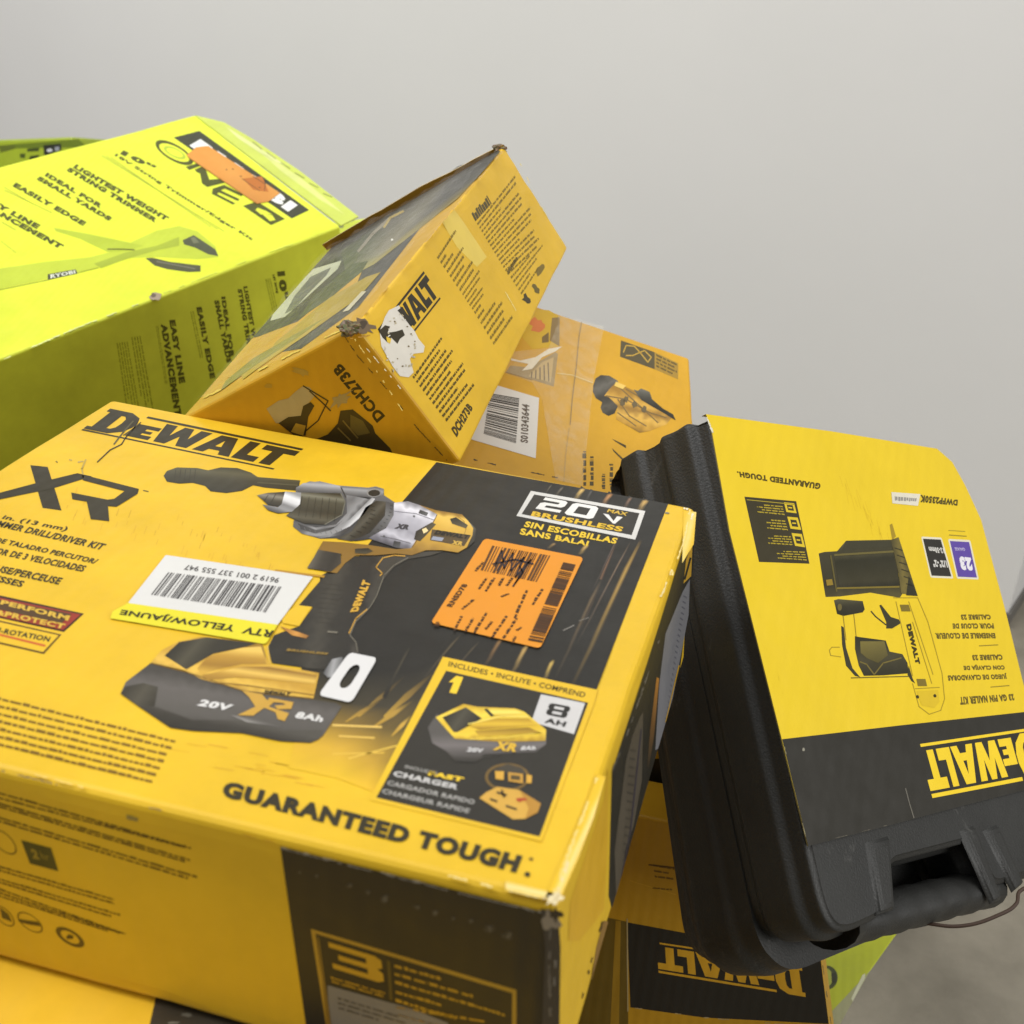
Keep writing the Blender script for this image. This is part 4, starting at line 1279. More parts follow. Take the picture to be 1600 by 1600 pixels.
for k in range(46):
    a_0 = rt.uniform(0, 6.28)
    cx_, cy_ = 893 + 66 * math.cos(a_0) * rt.uniform(.7, 1.05), 868 + 128 * math.sin(a_0) * rt.uniform(.7, 1.02)
    if cx_ - 893 + (cy_ - 868) * -.45 > 62 or cy_ < 735:
        continue
    C1.frame((280, 200), 2.58).blob((cx_, cy_), rt.uniform(2, 7), rt.uniform(1.5, 5), rt.choice(((204, 196, 176), (236, 232, 222), (190, 176, 140))), 5.5, k, 8, rt.uniform(0, 3), .5)
# lid side, torn open: dark lining, painted film reflections and a blister window
P2 = Plane(pC[0], (pC[1] - pC[0]).cross(ZC))
def on_lid(w):
    q = w - pC[0]
    # coordinates along the two lid edges
    g11, g12, g22 = XC.dot(XC), XC.dot(ZC), ZC.dot(ZC)
    a1, a2 = q.dot(XC), q.dot(ZC)
    dt = g11 * g22 - g12 * g12
    u_, v_ = (a1 * g22 - a2 * g12) / dt, (a2 * g11 - a1 * g12) / dt
    lim = kC + (.203 - kC) * min(1, max(0, u_ / (pC[1] - pC[0]).length)) - .003
    return w - ZC * max(0, v_ - lim)


C2 = Art(mC, P2, keep=on_lid)
c4 = C2.frame((240, 200), 4)
C2.poly([(515, 384), (660, 300), (775, 234), (782, 236), (744, 280), (690, 330), (660, 352), (560, 480), (470, 545), (380, 560), (400, 510), (458, 425), (480, 410)], (70, 68, 56), 1)
c4.grid([[(1180, 760), (1500, 540), (1900, 240), (2150, 150)], [(1150, 900), (1450, 760), (1780, 480), (2050, 280)], [(1000, 1050), (1380, 850), (1700, 600), (1900, 440)]],
        [[(76, 80, 50), (78, 76, 66), (84, 82, 76), (60, 58, 48)], [(80, 92, 36), (138, 132, 106), (74, 72, 64), (84, 80, 66)], [(150, 158, 36), (170, 156, 84), (140, 124, 60), (150, 128, 50)]], 2)
c4.poly([(870, 950), (960, 880), (1180, 800), (1200, 900), (1100, 1050), (900, 1190), (720, 1290), (600, 1320), (640, 1240), (780, 1060)], (52, 56, 28), 2.5)
c4.poly([(700, 1192), (780, 1100), (900, 960), (1000, 880), (1175, 828), (1150, 880), (1020, 1000), (900, 1110), (820, 1180), (730, 1205)], (190, 194, 160), 3)
c4.poly([(820, 1160), (880, 1050), (980, 930), (1110, 870), (1080, 920), (960, 1040), (880, 1130)], (96, 102, 86), 4)
c4.poly([(640, 1310), (900, 1210), (1150, 1000), (1300, 900), (1240, 1050), (900, 1330), (600, 1540), (460, 1560), (520, 1420)], (206, 160, 30), 3)
c4.poly([(1000, 1050), (1240, 850), (1340, 830), (1300, 900), (1120, 1050), (900, 1200)], (74, 84, 30), 3.4)
c4.poly([(1100, 1060), (1330, 930), (1420, 900), (1280, 1060), (1000, 1260), (700, 1450), (760, 1340)], (176, 150, 34), 3.8)
c4.poly([(1180, 1150), (1300, 1020), (1330, 1020), (1220, 1140)], (206, 198, 160), 4.4)
c4.poly([(700, 1400), (1000, 1230), (1150, 1120), (960, 1290), (720, 1450), (560, 1570), (540, 1530)], (186, 160, 50), 4.2)
c4.poly([(450, 1580), (620, 1440), (880, 1290), (1080, 1180), (900, 1310), (640, 1480), (420, 1640)], (146, 138, 44), 4.6)
c4.line([(1280, 770), (1370, 660), (1480, 560)], 18, (140, 132, 110), 3)
c4.line([(1440, 620), (1480, 560), (1560, 520)], 14, (176, 154, 84), 3.2)
c4.blob((1492, 698), 7, 7, (240, 238, 226), 6, 71, 8)
c4.scuff([(330, 1600), (380, 1520), (440, 1450), (520, 1395)], 26, (150, 128, 90), 5, 48, .1, 18)
C2.scuff([(566, 494), (680, 360), (785, 236)], 5, (206, 160, 50), 5, 49, .5, 8)
C2.scuff([(290, 636), (420, 570), (545, 510)], 6, (226, 196, 70), 5, 50, .3, 9)
# near end, in shade
P3_ = Plane(pC[0], (pC[3] - pC[0]).cross(ZC))
C3 = Art(mC, P3_)
c5 = C3.frame((280, 200), 2.58)
c5.text('DCH273B', [(797, 1190), (615, 975), (650, 945), (832, 1160)], (60, 48, 16), 1, .03)
TORN = (190, 172, 120)
c5.poly([(352, 1132), (400, 1100), (440, 1090), (470, 1062), (500, 1040), (525, 1045), (550, 1075), (520, 1110), (500, 1170), (440, 1190), (390, 1190)], TORN, 2)
c5.blob((495, 985), 34, 12, (196, 160, 60), 2, 51, 14, .3, .5)
c5.blob((650, 1090), 44, 22, (178, 156, 96), 2, 52, 18, -.6, .5)
c5.blob((360, 1040), 14, 8, (200, 160, 50), 2, 53, 9)
TK = (70, 58, 26)
c5.poly([(400, 1190), (440, 1165), (490, 1160), (500, 1120), (530, 1105), (545, 1120), (520, 1165), (510, 1240), (470, 1245)], TK, 3)
c5.line([(500, 1040), (600, 1100), (560, 1180), (500, 1230)], 5, TK, 3)
c5.line([(525, 1060), (580, 1110), (610, 1140)], 5, TK, 3)
c5.poly([(650, 1140), (700, 1135), (780, 1200), (790, 1230), (830, 1270), (850, 1290), (870, 1330), (700, 1340), (540, 1260), (600, 1235), (640, 1190)], TK, 3)
c5.poly([(690, 1155), (740, 1180), (770, 1230), (720, 1240), (690, 1210)], (110, 96, 44), 4)
c5.line([(660, 1180), (720, 1250)], 6, (130, 110, 50), 5)
c5.line([(640, 1210), (690, 1260)], 6, (130, 110, 50), 5)
c5.poly([(470, 1190), (510, 1200), (500, 1240), (450, 1225)], (190, 150, 40), 4)
c5.scuff([(640, 800), (720, 920), (860, 1080), (960, 1210), (1080, 1340)], 7, (84, 70, 40), 2, 54, .2, 12)
mC.build('printed_carton', M_CARD, rootC, rootC.location)
# lid flap standing along the far edge
far0, far1 = pC[1], pC[1] + ZC * .205
m = Mesh()
n2 = P2.n
V = []
nn = 14
for i in range(nn + 1):
    t = i / nn
    p = far0.lerp(far1, t)
    w = .002 + .005 * min(1, t * 2.2) + noise.noise(p * 40) * .0012
    V += [p, p + n2 * w - XC * w * .25, p + n2 * w - XC * w * .25 - XC * .0022, p - XC * .0022]
fs, cs = [], []
for i in range(nn):
    k = i * 4
    for j, c_ in ((0, (196, 146, 30)), (1, (220, 196, 130)), (2, (206, 150, 30))):
        fs.append([k + j, k + j + 1, k + 5 + j, k + 4 + j])
        cs.append(lin(c_))
m.add(V, fs, cs)
m.build('torn_lid_flap', M_CARD, rootC, rootC.location)
# crumpled clear film over the lid
m = Mesh()
nu, nv = 46, 34
V, fs = [], []
for i in range(nu + 1):
    for j in range(nv + 1):
        u, v = i / nu, j / nv
        p = pC[0].lerp(pC[1], .02 + .94 * v) + ZC * (.006 + (.142 + .046 * v) * u)
        h = .002 + .005 * abs(noise.noise(Vector((u * 9, v * 4, 1)))) + .004 * abs(noise.noise(Vector((u * 5 + v * 9, v * 16 - u * 9, 4))))
        V.append(p + n2 * h)
for i in range(nu):
    for j in range(nv):
        a0 = i * (nv + 1) + j
        fs.append([a0, a0 + 1, a0 + nv + 2, a0 + nv + 1])
m.add(V, fs, (1, 1, 1, 1), True)
m.build('plastic_film', M_FILM, rootC, rootC.location)
# chewed corners
for nm, c_, s_ in (('crushed_corner', pC[0], .0062), ('crushed_corner', pC[1], .0058)):
    m = Mesh()
    bm = bmesh.new()
    bmesh.ops.create_icosphere(bm, subdivisions=3, radius=s_)
    for v in bm.verts:
        v.co *= 1 + .7 * noise.noise(v.co * 330 + c_ * 50)
        v.co.z *= .7
    m.add([v.co + c_ - P1.n * .005 for v in bm.verts], [[v.index for v in f.verts] for f in bm.faces], [lin((96 + 30 * random.random(), 84 + 26 * random.random(), 68)) for f in bm.faces])
    bm.free()
    m.build(nm, M_CARD, rootC, rootC.location)

# ================================================================== sander box (behind, under the hammer box)
d1, d2, d3 = px((845, 480), 1.0), px((1078, 559), 1.05), px((1083, 645), .981)
PD = plane3(d1, d2, d3)
ddir = (d2 - d1).normalized()
down_ = (d3 - d2).normalized()
dl_ = d2 - ddir * .22
D4 = [d2, dl_, dl_ + down_ * .30, d2 + down_ * .30]
rootD = thing('sander_box', 'pale yellow carton behind, sealed with wide tape, with a white serial barcode label', 'tool box', base_of([p - PD.n * .12 for p in D4]))
mD = Mesh()
hexa(mD, D4, -PD.n * .12, {0: (222, 168, 36)}, r=0.003, seg=3, wob=0.0012)
Dd = Art(mD, PD)
q5 = Dd.frame((700, 440), 3.81)
q5.poly([(1030, 350), (1230, 420), (1230, 522), (1024, 447)], (92, 82, 52), 1)
q5.line([(1045, 420), (1060, 380), (1110, 385), (1150, 430), (1190, 480), (1210, 450), (1170, 410), (1100, 440), (1060, 440)], 7, (206, 166, 60), 2)
q5.poly([(1230, 420), (1370, 486), (1370, 582), (1230, 522)], (176, 140, 52), 1)
q5.greek([(1240, 430), (1362, 488), (1362, 574), (1240, 516)], 4, (96, 82, 46), 2, .55, [1, .9, 1, .8], (.1, .4), 5)
q5.gpoly([(864, 620), (880, 575), (910, 556), (960, 560), (1010, 590), (1022, 640), (1004, 690), (1012, 740), (992, 785), (955, 800), (920, 780), (908, 750), (918, 718), (880, 694), (862, 655)], (880, 570), (980, 780), [(0, (70, 66, 56)), (.3, (112, 108, 98)), (.55, (66, 62, 52)), (.8, (98, 92, 80)), (1, (62, 58, 46))], 1, 24, .3)
q5.gpoly([(1000, 600), (1110, 650), (1180, 690), (1280, 770), (1340, 800), (1300, 850), (1200, 890), (1140, 900), (1000, 820), (1010, 740), (960, 690), (930, 680), (960, 640)], (1160, 680), (1110, 890), [(0, (170, 126, 44)), (.25, (226, 176, 72)), (.45, (160, 120, 50)), (.6, (232, 184, 80)), (.85, (196, 148, 50)), (1, (140, 106, 40))], 2, 22, .3)
for pl in (((1000, 610), (1120, 720), (1250, 840)), ((940, 680), (1060, 700), (1200, 780), (1300, 810)), ((1010, 780), (1120, 860)), ((1060, 640), (1200, 720)), ((1010, 700), (1080, 800), (1180, 860))):
    q5.line(pl, 7, (130, 106, 62), 3)
for x_, y_ in ((1060, 700), (1110, 730), (1170, 760), (1040, 720)):
    q5.blob((x_, y_), 16, 22, (110, 96, 66), 4, x_, 10)
q5.gpoly([(1105, 642), (1130, 650), (1150, 636), (1200, 656), (1215, 700), (1280, 756), (1340, 790), (1356, 826), (1290, 786), (1200, 734), (1150, 704)], (1200, 650), (1190, 740), [(0, (112, 110, 98)), (.5, (72, 69, 58)), (1, (50, 48, 38))], 4, 18, .3)
q5.poly([(1000, 595), (1060, 620), (1040, 640), (990, 620)], (238, 200, 96), 4)
q5.poly([(975, 935), (1060, 975), (1060, 992), (1000, 955)], (72, 60, 30), 1)
q5.poly([(975, 990), (1050, 1060), (1046, 1072), (985, 1010)], (72, 60, 30), 1)
for x_, y0, y1 in ((812, 1010, 1215), (856, 1040, 1215), (925, 1145, 1235), (972, 1085, 1240)):
    q5.greek([(x_ - 12, y1), (x_ - 12, y0), (x_ + 12, y0), (x_ + 12, y1)], 1, (84, 70, 34), 1, .95, [1], (.1, .3), x_)
q5.poly([(520, 165), (600, 170), (660, 205), (660, 385), (600, 392), (500, 400), (440, 330), (480, 240)], (222, 180, 40), 1)
q5.blob((530, 255), 44, 36, (226, 128, 60), 2, 5, 14, 0, .4)
q5.poly([(620, 215), (665, 212), (663, 385), (605, 350)], (150, 124, 74), 2)
q5.poly([(560, 330), (600, 300), (600, 360), (560, 365)], (130, 104, 50), 3)
q5.poly([(370, 500), (480, 510), (640, 420), (655, 430), (630, 625), (520, 590), (345, 540)], (170, 144, 92), 1)
q5.poly([(480, 560), (560, 480), (630, 450), (612, 600), (480, 565)], (206, 176, 116), 2)
for k in range(5):
    q5.line([(500 + k * 24, 500 + 40 - k * 14), (496 + k * 26, 572 + k * 5)], 7, (120, 102, 74), 3)
q5.poly([(370, 455), (430, 470), (520, 450), (600, 400), (680, 385), (640, 415), (560, 450), (500, 520), (440, 530), (480, 490), (380, 470)], (240, 230, 204), 4)  # white glare of the tape, painted in pale ink
q5.line([(650, 545), (740, 556), (860, 602)], 5, (240, 214, 140), 4)
q5.line([(345, 540), (500, 585)], 5, (150, 116, 40), 3)
q5.line([(796, 240), (780, 330), (765, 500), (740, 700), (728, 850)], 5, (150, 118, 60), 5)
q5.line([(722, 870), (700, 1040), (690, 1190)], 4, (196, 158, 76), 5)
Dd.scuff([(740, 718), (800, 732), (890, 750)], 4, (70, 56, 34), 2, 55, .3, 8)
mD.build('printed_carton', M_CARD, rootD, rootD.location)
m = Mesh()
a_ = Art(m, PD).frame((700, 440), 3.81)
a_.poly([(250, 605), (318, 625), (542, 692), (522, 1052), (158, 945), (60, 915)], (228, 224, 214), 4)
qb = [(212, 905), (250, 660), (425, 690), (405, 962)]
a_.bars([qb[0], qb[1], qb[2], qb[3]], (74, 68, 60), 6, 26, 15)
a_.text('S010343644', [(430, 955), (440, 725), (486, 735), (476, 962)], (110, 98, 84), 6, .02)
m.build('barcode_label', M_LABEL, rootD, rootD.location)
m = Mesh()
a_ = Art(m, PD).frame((700, 440), 3.81)
a_.poly([(655, 195), (930, 268), (870, 560), (800, 1215), (640, 1180), (560, 700), (500, 600), (650, 560)], (255, 255, 255), 8)
a_.poly([(360, 420), (600, 395), (655, 240), (648, 560), (500, 600), (340, 545)], (255, 255, 255), 8.5)
m.build('packing_tape', M_TAPE, rootD, rootD.location)

# ================================================================== nailer case (black, yellow sleeve)
XE, YE, ZE = Vector((.5941, .7498, -.2914)), Vector((.3824, -.5819, -.7178)), Vector((-.7077, .315, -.6324))
ZE = XE.cross(YE).normalized()
YE = ZE.cross(XE).normalized()
oE = Vector((-.0562, .7176, -.2693)) + Z0
PE = Plane(oE, ZE)


def uv(p, d=0.0):
    q = PE.at(p, -d) - oE
    return Vector((q.dot(XE), q.dot(YE)))


def ewd(u, v, d):
    return oE + XE * u + YE * v + ZE * d


def ewd_rear(u, v, d):
    # the rear shell gets deeper towards the foot of the case
    return ewd(u, v, d + max(0, d - .052) * .55 * max(0, v) / .335)


def rounded(pts, rr_, n=4):
    out = []
    k = len(pts)
    for i in range(k):
        p, a, b = Vector(pts[i]), Vector(pts[i - 1]), Vector(pts[(i + 1) % k])
        r = rr_[i] if isinstance(rr_, (list, tuple)) else rr_
        if r <= 0:
            out.append(p)
            continue
        da, db = (a - p), (b - p)
        r1, r2 = min(r, da.length * .45), min(r, db.length * .45)
        p0, p1 = p + da.normalized() * r1, p + db.normalized() * r2
        for j in range(n + 1):
            t = j / n
            out.append(p0 * (1 - t) ** 2 + p * 2 * t * (1 - t) + p1 * t * t)
    return out


def inset(pts, s):
    n = len(pts)
    ar = sum(pts[i].x * pts[(i + 1) % n].y - pts[(i + 1) % n].x * pts[i].y for i in range(n))
    sg = 1 if ar > 0 else -1
    out = []
    for i in range(n):
        e1 = (pts[i] - pts[i - 1]).normalized()
        e2 = (pts[(i + 1) % n] - pts[i]).normalized()
        n1 = Vector((-e1.y, e1.x)) * sg
        n2_ = Vector((-e2.y, e2.x)) * sg
        b = n1 + n2_
        L = b.length
        if L < 1e-6:
            out.append(pts[i].copy())
            continue
        b /= L
        out.append(pts[i] + b * s / max(.5, b.dot(n1)))
    return out


def stack(m, outline, prof, xf=ewd, cap0=True, cap1=True, col=(1, 1, 1, 1), soft=5):
    """moulded slab: an outline swept in depth while its rim follows a softly rounded profile"""
    if soft > 1:
        fine = []
        for (a0, s0), (a1, s1) in zip(prof, prof[1:]):
            for k in range(soft):
                t = k / soft
                fine.append((a0 + (a1 - a0) * t, s0 + (s1 - s0) * (3 * t * t - 2 * t ** 3)))
        prof = fine + [prof[-1]]
    n = len(outline)
    V = []
    for d, s_ in prof:
        V += [xf(p.x, p.y, d) for p in inset(outline, s_)]
    ar = sum(outline[i].x * outline[(i + 1) % n].y - outline[(i + 1) % n].x * outline[i].y for i in range(n))
    fs = []
    for k in range(len(prof) - 1):
        for i in range(n):
            j = (i + 1) % n
            q = [k * n + i, k * n + j, (k + 1) * n + j, (k + 1) * n + i]
            fs.append(q if ar < 0 else q[::-1])
    m.add(V, fs, col, soft > 1)
    tri = tessellate_polygon([[Vector((p.x, p.y, 0)) for p in outline]])
    for base, on in ((0, cap0), ((len(prof) - 1) * n, cap1)):
        if on:
            m.add(V[base:base + n], [list(t) for t in tri], col, False)


vb = .335
rootE = thing('nailer_case', 'black moulded tool case in an upside down yellow card sleeve, standing at the right', 'tool case', ewd(.16, .335, .04))
mE = Mesh()
vb = .335
prof = [(.0000, .0085), (.003, .0045), (.011, .0042), (.018, .0), (.029, .0008), (.040, .0002), (.0465, .0034), (.052, .0040)]
prof2 = [(.052, .0040), (.059, .0038), (.066, .0006), (.080, .0014), (.088, .0075), (.095, .012), (.100, .024)]
tr0, tr1 = uv((1470, 702)), uv((1534, 812))
l0, l1 = uv((1384, 1300)), uv((1396, 1424))
r0, r1_ = uv((1508, 1285)), uv((1556, 1412))
vn = .303
front = rounded([(-.001, .001), (tr0.x, -.001), (.330, tr1.y), (.336, vb - .012), (.320, vb), (r1_.x + .006, vb), (r1_.x - .004, vb - .012), (r0.x, vn),
                 (l0.x, vn), (l1.x - .004, vb - .012), (l1.x - .014, vb - .003), (.015, vb), (-.001, vb - .016)],
                [.004, .006, .02, .012, .01, .012, .012, .008, .008, .012, .010, .02, .02], 6)
stack(mE, front, prof)
back = rounded([(-.001, .001), (tr0.x, -.001), (.330, tr1.y), (.336, vb), (.320, vb + .010), (.024, vb + .021), (-.002, vb - .002)], [.004, .006, .02, .012, .01, .02, .02], 5)
stack(mE, back, prof2, ewd_rear)
# raised bevel strips beside the opening
for pts in ([uv((1352, 1318)), uv((1386, 1308)), uv((1394, 1420)), uv((1370, 1428))], [uv((1500, 1300)), uv((1520, 1292)), uv((1562, 1404)), uv((1548, 1410))],
            [uv((1536, 1300)), uv((1556, 1290)), uv((1596, 1380)), uv((1582, 1392))]):
    o2 = [Vector(p) for p in pts]
    stack(mE, o2, [(.001, -.001), (-.0022, .0012), (-.0032, .0045)][::-1])
mE.build('case_body', M_CASE, rootE, rootE.location)
# grip
m = Mesh()
g0, g1 = uv((1380, 1448)), uv((1560, 1404))
g0, g1 = Vector((g0.x - .02, g0.y)), Vector((g1.x + .02, g1.y))
rings = 18
V, fs = [], []
for i in range(rings + 1):
    t = i / rings
    c = g0.lerp(g1, t)
    fl_ = 1 + .045 * math.cos(t * math.pi * 12)
    for j in range(16):
        a = 2 * math.pi * j / 16
        V.append(ewd(c.x, c.y - .005 + .0135 * fl_ * math.sin(a), .024 + .021 * fl_ * math.cos(a)))
fs.append(list(range(16)))
fs.append(list(range(rings * 16, rings * 16 + 16)))
for i in range(rings):
    for j in range(16):
        fs.append([i * 16 + j, i * 16 + (j + 1) % 16, (i + 1) * 16 + (j + 1) % 16, (i + 1) * 16 + j])
m.add(V, fs, (1, 1, 1, 1), True)
m.build('handle', M_CASE, rootE, rootE.location)
# yellow card sleeve
SYEL = (240, 206, 36)
m = Mesh()
PS = Plane(ewd(0, 0, -.0012), ZE)
outl = [(1103, 647), (1300, 674), (1464, 701), (1488, 722), (1508, 758), (1533, 812), (1570, 950), (1609, 1109), (1650, 1222), (1500, 1260), (1392, 1289), (1263, 1322), (1222, 1157), (1140, 830), (1112, 672)]
prism(m, PS, outl, -.0009, 0, (120, 108, 62))
Art(m, PS).poly(outl, SYEL, .5)
E1 = Art(m, PS)
# turned over the top of the case
tp = [PS.at(p) for p in outl[:3]]
bk = ZE * .004
for i in range(2):
    m.add([tp[i], tp[i + 1], tp[i + 1] + bk, tp[i] + bk], [[0, 1, 2, 3]], lin(SYEL))
tp = [PS.at(p) for p in outl[2:7]]
for i in range(4):
    m.add([tp[i], tp[i + 1], tp[i + 1] + bk * .9, tp[i] + bk * .9], [[0, 1, 2, 3]], lin(SYEL))
e1_ = E1.frame((960, 620), 2.5)
E1.poly([(1222, 1155), (1410, 1133), (1614, 1111), (1650, 1222), (1500, 1260), (1392, 1289), (1263, 1322)], (50, 48, 42), 1)
E1.text('GUARANTEED TOUGH.', rev([(1151, 736), (1283, 755), (1281, 765), (1153, 745)]), (86, 72, 20), 1, .05)
SB_ = (62, 56, 36)
e1_.poly([(508, 390), (710, 408), (762, 652), (565, 645)], SB_, 1)
for q in ([(662, 412), (702, 416), (712, 455), (672, 450)], [(675, 468), (716, 472), (730, 520), (688, 515)], [(692, 532), (732, 536), (745, 588), (706, 582)]):
    e1_.poly(q, (226, 196, 40), 2)
    f_ = e1_.quad_map(q)
    e1_.poly([f_(*p) for p in ((.22, .22), (.22, .78), (.8, .78), (.8, .22))], SB_, 2.6)
    e1_.line([f_(.35, .5), f_(.65, .5)], 5, (226, 196, 40), 3.2)
for q, n_, sd in (([(545, 412), (655, 422), (665, 462), (560, 452)], 4, 1), ([(585, 472), (665, 478), (678, 522), (598, 515)], 4, 2), ([(592, 535), (688, 540), (696, 580), (602, 574)], 4, 3), ([(620, 596), (742, 600), (752, 640), (640, 632)], 4, 4)):
    e1_.greek(rev(q), n_, (196, 172, 48), 2, .5, [1, .8, .95, .7], (.08, .3), sd)
e1_.line([(518, 402), (700, 420)], 3, (180, 160, 48), 2)
# nailer picture
TB_, TB2 = (74, 70, 46), (60, 57, 38)
OL = (150, 126, 34)
e1_.poly([(1075, 500), (1085, 495), (1100, 545), (1085, 560)], (170, 142, 36), 1)
e1_.gpoly([(905, 562), (1090, 558), (1100, 600), (1110, 700), (1125, 770), (1115, 785), (1000, 765), (880, 780), (825, 782), (818, 740), (798, 612), (820, 606), (870, 603)], (940, 560), (960, 780), [(0, (92, 88, 60)), (.2, (66, 62, 42)), (.8, (58, 54, 36)), (1, (88, 80, 46))], 1, 24, .15)
e1_.gpoly([(858, 625), (1090, 610), (1115, 740), (880, 745)], (980, 615), (990, 745), [(0, (74, 70, 48)), (.15, (50, 48, 32)), (.8, (62, 58, 38)), (1, (44, 42, 28))], 2, 20, .1)
e1_.line([(860, 618), (1090, 604)], 8, (110, 100, 52), 3)
e1_.line([(868, 748), (1112, 742)], 7, (130, 112, 40), 3)
e1_.line([(845, 620), (868, 760)], 6, (100, 90, 44), 3)
e1_.poly([(905, 562), (1085, 560), (1090, 585), (890, 600)], (66, 63, 44), 2)
e1_.gpoly([(1078, 560), (1110, 548), (1140, 640), (1185, 778), (1120, 768), (1110, 690), (1090, 600)], (1085, 650), (1160, 640), [(0, (70, 64, 38)), (.5, (124, 110, 54)), (1, (66, 60, 34))], 3, 16, .4)
for k in range(6):
    e1_.line([(1095 + 9 * k, 590 + 28 * k), (1125 + 9 * k, 600 + 28 * k)], 4, (60, 56, 36), 4)
e1_.poly([(1150, 700), (1185, 778), (1140, 775)], (52, 50, 34), 4)
e1_.poly([(826, 715), (850, 712), (855, 735), (830, 738)], (150, 124, 40), 4)
e1_.gpoly([(858, 795), (875, 790), (970, 798), (978, 830), (970, 842), (895, 856), (870, 848)], (920, 795), (925, 850), [(0, (84, 80, 56)), (.4, (56, 53, 36)), (1, (44, 42, 28))], 2)
e1_.blob((880, 822), 9, 14, (110, 98, 50), 3, 3, 12, rag=.05)
e1_.line([(893, 850), (905, 950)], 3, OL, 2)
e1_.line([(935, 848), (945, 940)], 3, OL, 2)
e1_.line([(1003, 838), (1020, 858), (1060, 890)], 5, TB2, 2)
e1_.poly([(1035, 815), (1042, 812), (1080, 860), (1112, 870), (1118, 885), (1085, 905), (1062, 905), (1062, 880)], TB2, 2)
e1_.poly([(886, 895), (896, 900), (905, 980), (930, 1060), (960, 1095), (940, 1090), (905, 1050), (890, 970)], TB2, 2)
e1_.gpoly([(940, 935), (955, 938), (1060, 952), (1075, 995), (1125, 1005), (1145, 1040), (1150, 1080), (1050, 1088), (975, 1090), (955, 1050), (940, 985)], (1040, 940), (1060, 1090), [(0, (50, 48, 32)), (.5, (74, 69, 46)), (1, (48, 45, 30))], 2, 18, .2)
e1_.gpoly([(960, 955), (1055, 955), (1068, 1010), (1030, 1040), (985, 1020), (962, 1000)], (1000, 955), (1020, 1040), [(0, (124, 112, 54)), (1, (88, 80, 40))], 3)
e1_.line([(960, 1035), (985, 1045), (1015, 1085)], 5, (120, 106, 48), 3)
e1_.line([(1015, 1085), (1050, 1040), (1120, 1020)], 5, (120, 106, 48), 3)
e1_.line([(925, 1098), (1150, 1092)], 4, (110, 94, 30), 2)
e1_.poly([(1150, 1050), (1165, 1100), (1175, 1120), (1160, 1110), (1145, 1085)], TB2, 2)
for p in ([(1090, 785), (1185, 785), (1225, 880), (1280, 1080), (1290, 1180), (1275, 1225), (1230, 1240), (1190, 1210), (1165, 1120)], [(1100, 800), (1165, 1090)], [(1150, 800), (1245, 1085)],
          [(840, 990), (850, 978), (880, 978)], [(840, 990), (845, 1010), (885, 1016)], [(1175, 1140), (1270, 1135)], [(1165, 880), (1240, 1120)]):
    e1_.line(p, 3, (170, 144, 34), 2)
e1_.poly([(1115, 812), (1150, 812), (1158, 838), (1122, 838)], (130, 112, 40), 3)
e1_.poly([(1180, 1102), (1215, 1102), (1222, 1130), (1186, 1130)], (130, 112, 40), 3)
e1_.text('DEWALT', [(1158, 885), (1195, 1042), (1178, 1046), (1140, 890)], (66, 58, 24), 3, .06)
e1_.poly([(1180, 1150), (1265, 1145), (1270, 1190), (1250, 1215), (1200, 1205)], (226, 192, 36), 2)
for p in ((1184, 1172), (1252, 1168)):
    e1_.blob(p, 6, 7, (60, 52, 20), 3, 2, 8, rag=.1)
# small marks
e1_.text('DWFP2350K', rev([(1195, 382), (1342, 402), (1340, 426), (1192, 412)]), (84, 72, 26), 1, .05)
e1_.poly([(1082, 372), (1195, 380), (1186, 426), (1086, 416)], (226, 220, 200), 3)
e1_.greek(rev([(1095, 382), (1182, 390), (1178, 412), (1096, 405)]), 1, (150, 146, 140), 4, .7, [1], (.05, .12), 8)
for q, c_ in (([(1198, 546), (1278, 550), (1325, 710), (1235, 706)], (50, 48, 42)), ([(1303, 555), (1390, 560), (1424, 714), (1338, 710)], (96, 74, 164))):
    e1_.rquad(q, .05, (230, 224, 200), 1)
    f_ = e1_.quad_map(q)
    e1_.poly([f_(.07, .95), f_(.93, .95), f_(.93, .05), f_(.07, .05)], c_, 2)
e1_.text('23', rev([(1345, 622), (1392, 628), (1402, 680), (1355, 676)]), (232, 230, 236), 3, .06)
e1_.text('GAUGE', rev([(1328, 588), (1368, 590), (1371, 602), (1332, 600)]), (190, 180, 220), 3, .02)
e1_.text('1/2"-2"', rev([(1240, 636), (1296, 640), (1304, 668), (1248, 665)]), (214, 212, 204), 3, .04)
e1_.text('12-50mm', rev([(1226, 585), (1284, 590), (1290, 612), (1232, 608)]), (214, 212, 204), 3, .03)
e1_.line([(1305, 522), (1370, 526)], 3, (160, 140, 40), 1)
e1_.line([(1308, 540), (1375, 545)], 4, (150, 130, 40), 1)
SK = (104, 88, 30)
for t_, q in (('CALIBRE 23', [(1352, 850), (1468, 850), (1472, 870), (1356, 872)]), ('POUR CLOUS DE', [(1320, 885), (1480, 884), (1484, 906), (1322, 906)]),
              ('ENSEMBLE DE CLOUEUR', [(1252, 922), (1486, 922), (1490, 944), (1256, 946)]), ('CALIBRE 23', [(1396, 1008), (1514, 1006), (1518, 1028), (1400, 1030)]),
              ('CON CLAVIJA DE', [(1362, 1046), (1522, 1044), (1526, 1066), (1366, 1068)]), ('JUEGO DE CLAVADORAS', [(1300, 1082), (1530, 1078), (1536, 1102), (1304, 1110)]),
              ('23 GA PIN NAILER KIT', [(1348, 1172), (1558, 1160), (1564, 1186), (1352, 1204)])):
    e1_.text(t_, rev(q), SK, 1, .05)
e1_.line([(1425, 973), (1498, 969)], 4, (150, 128, 34), 1)
e1_.line([(1470, 1134), (1542, 1128)], 4, (150, 128, 34), 1)
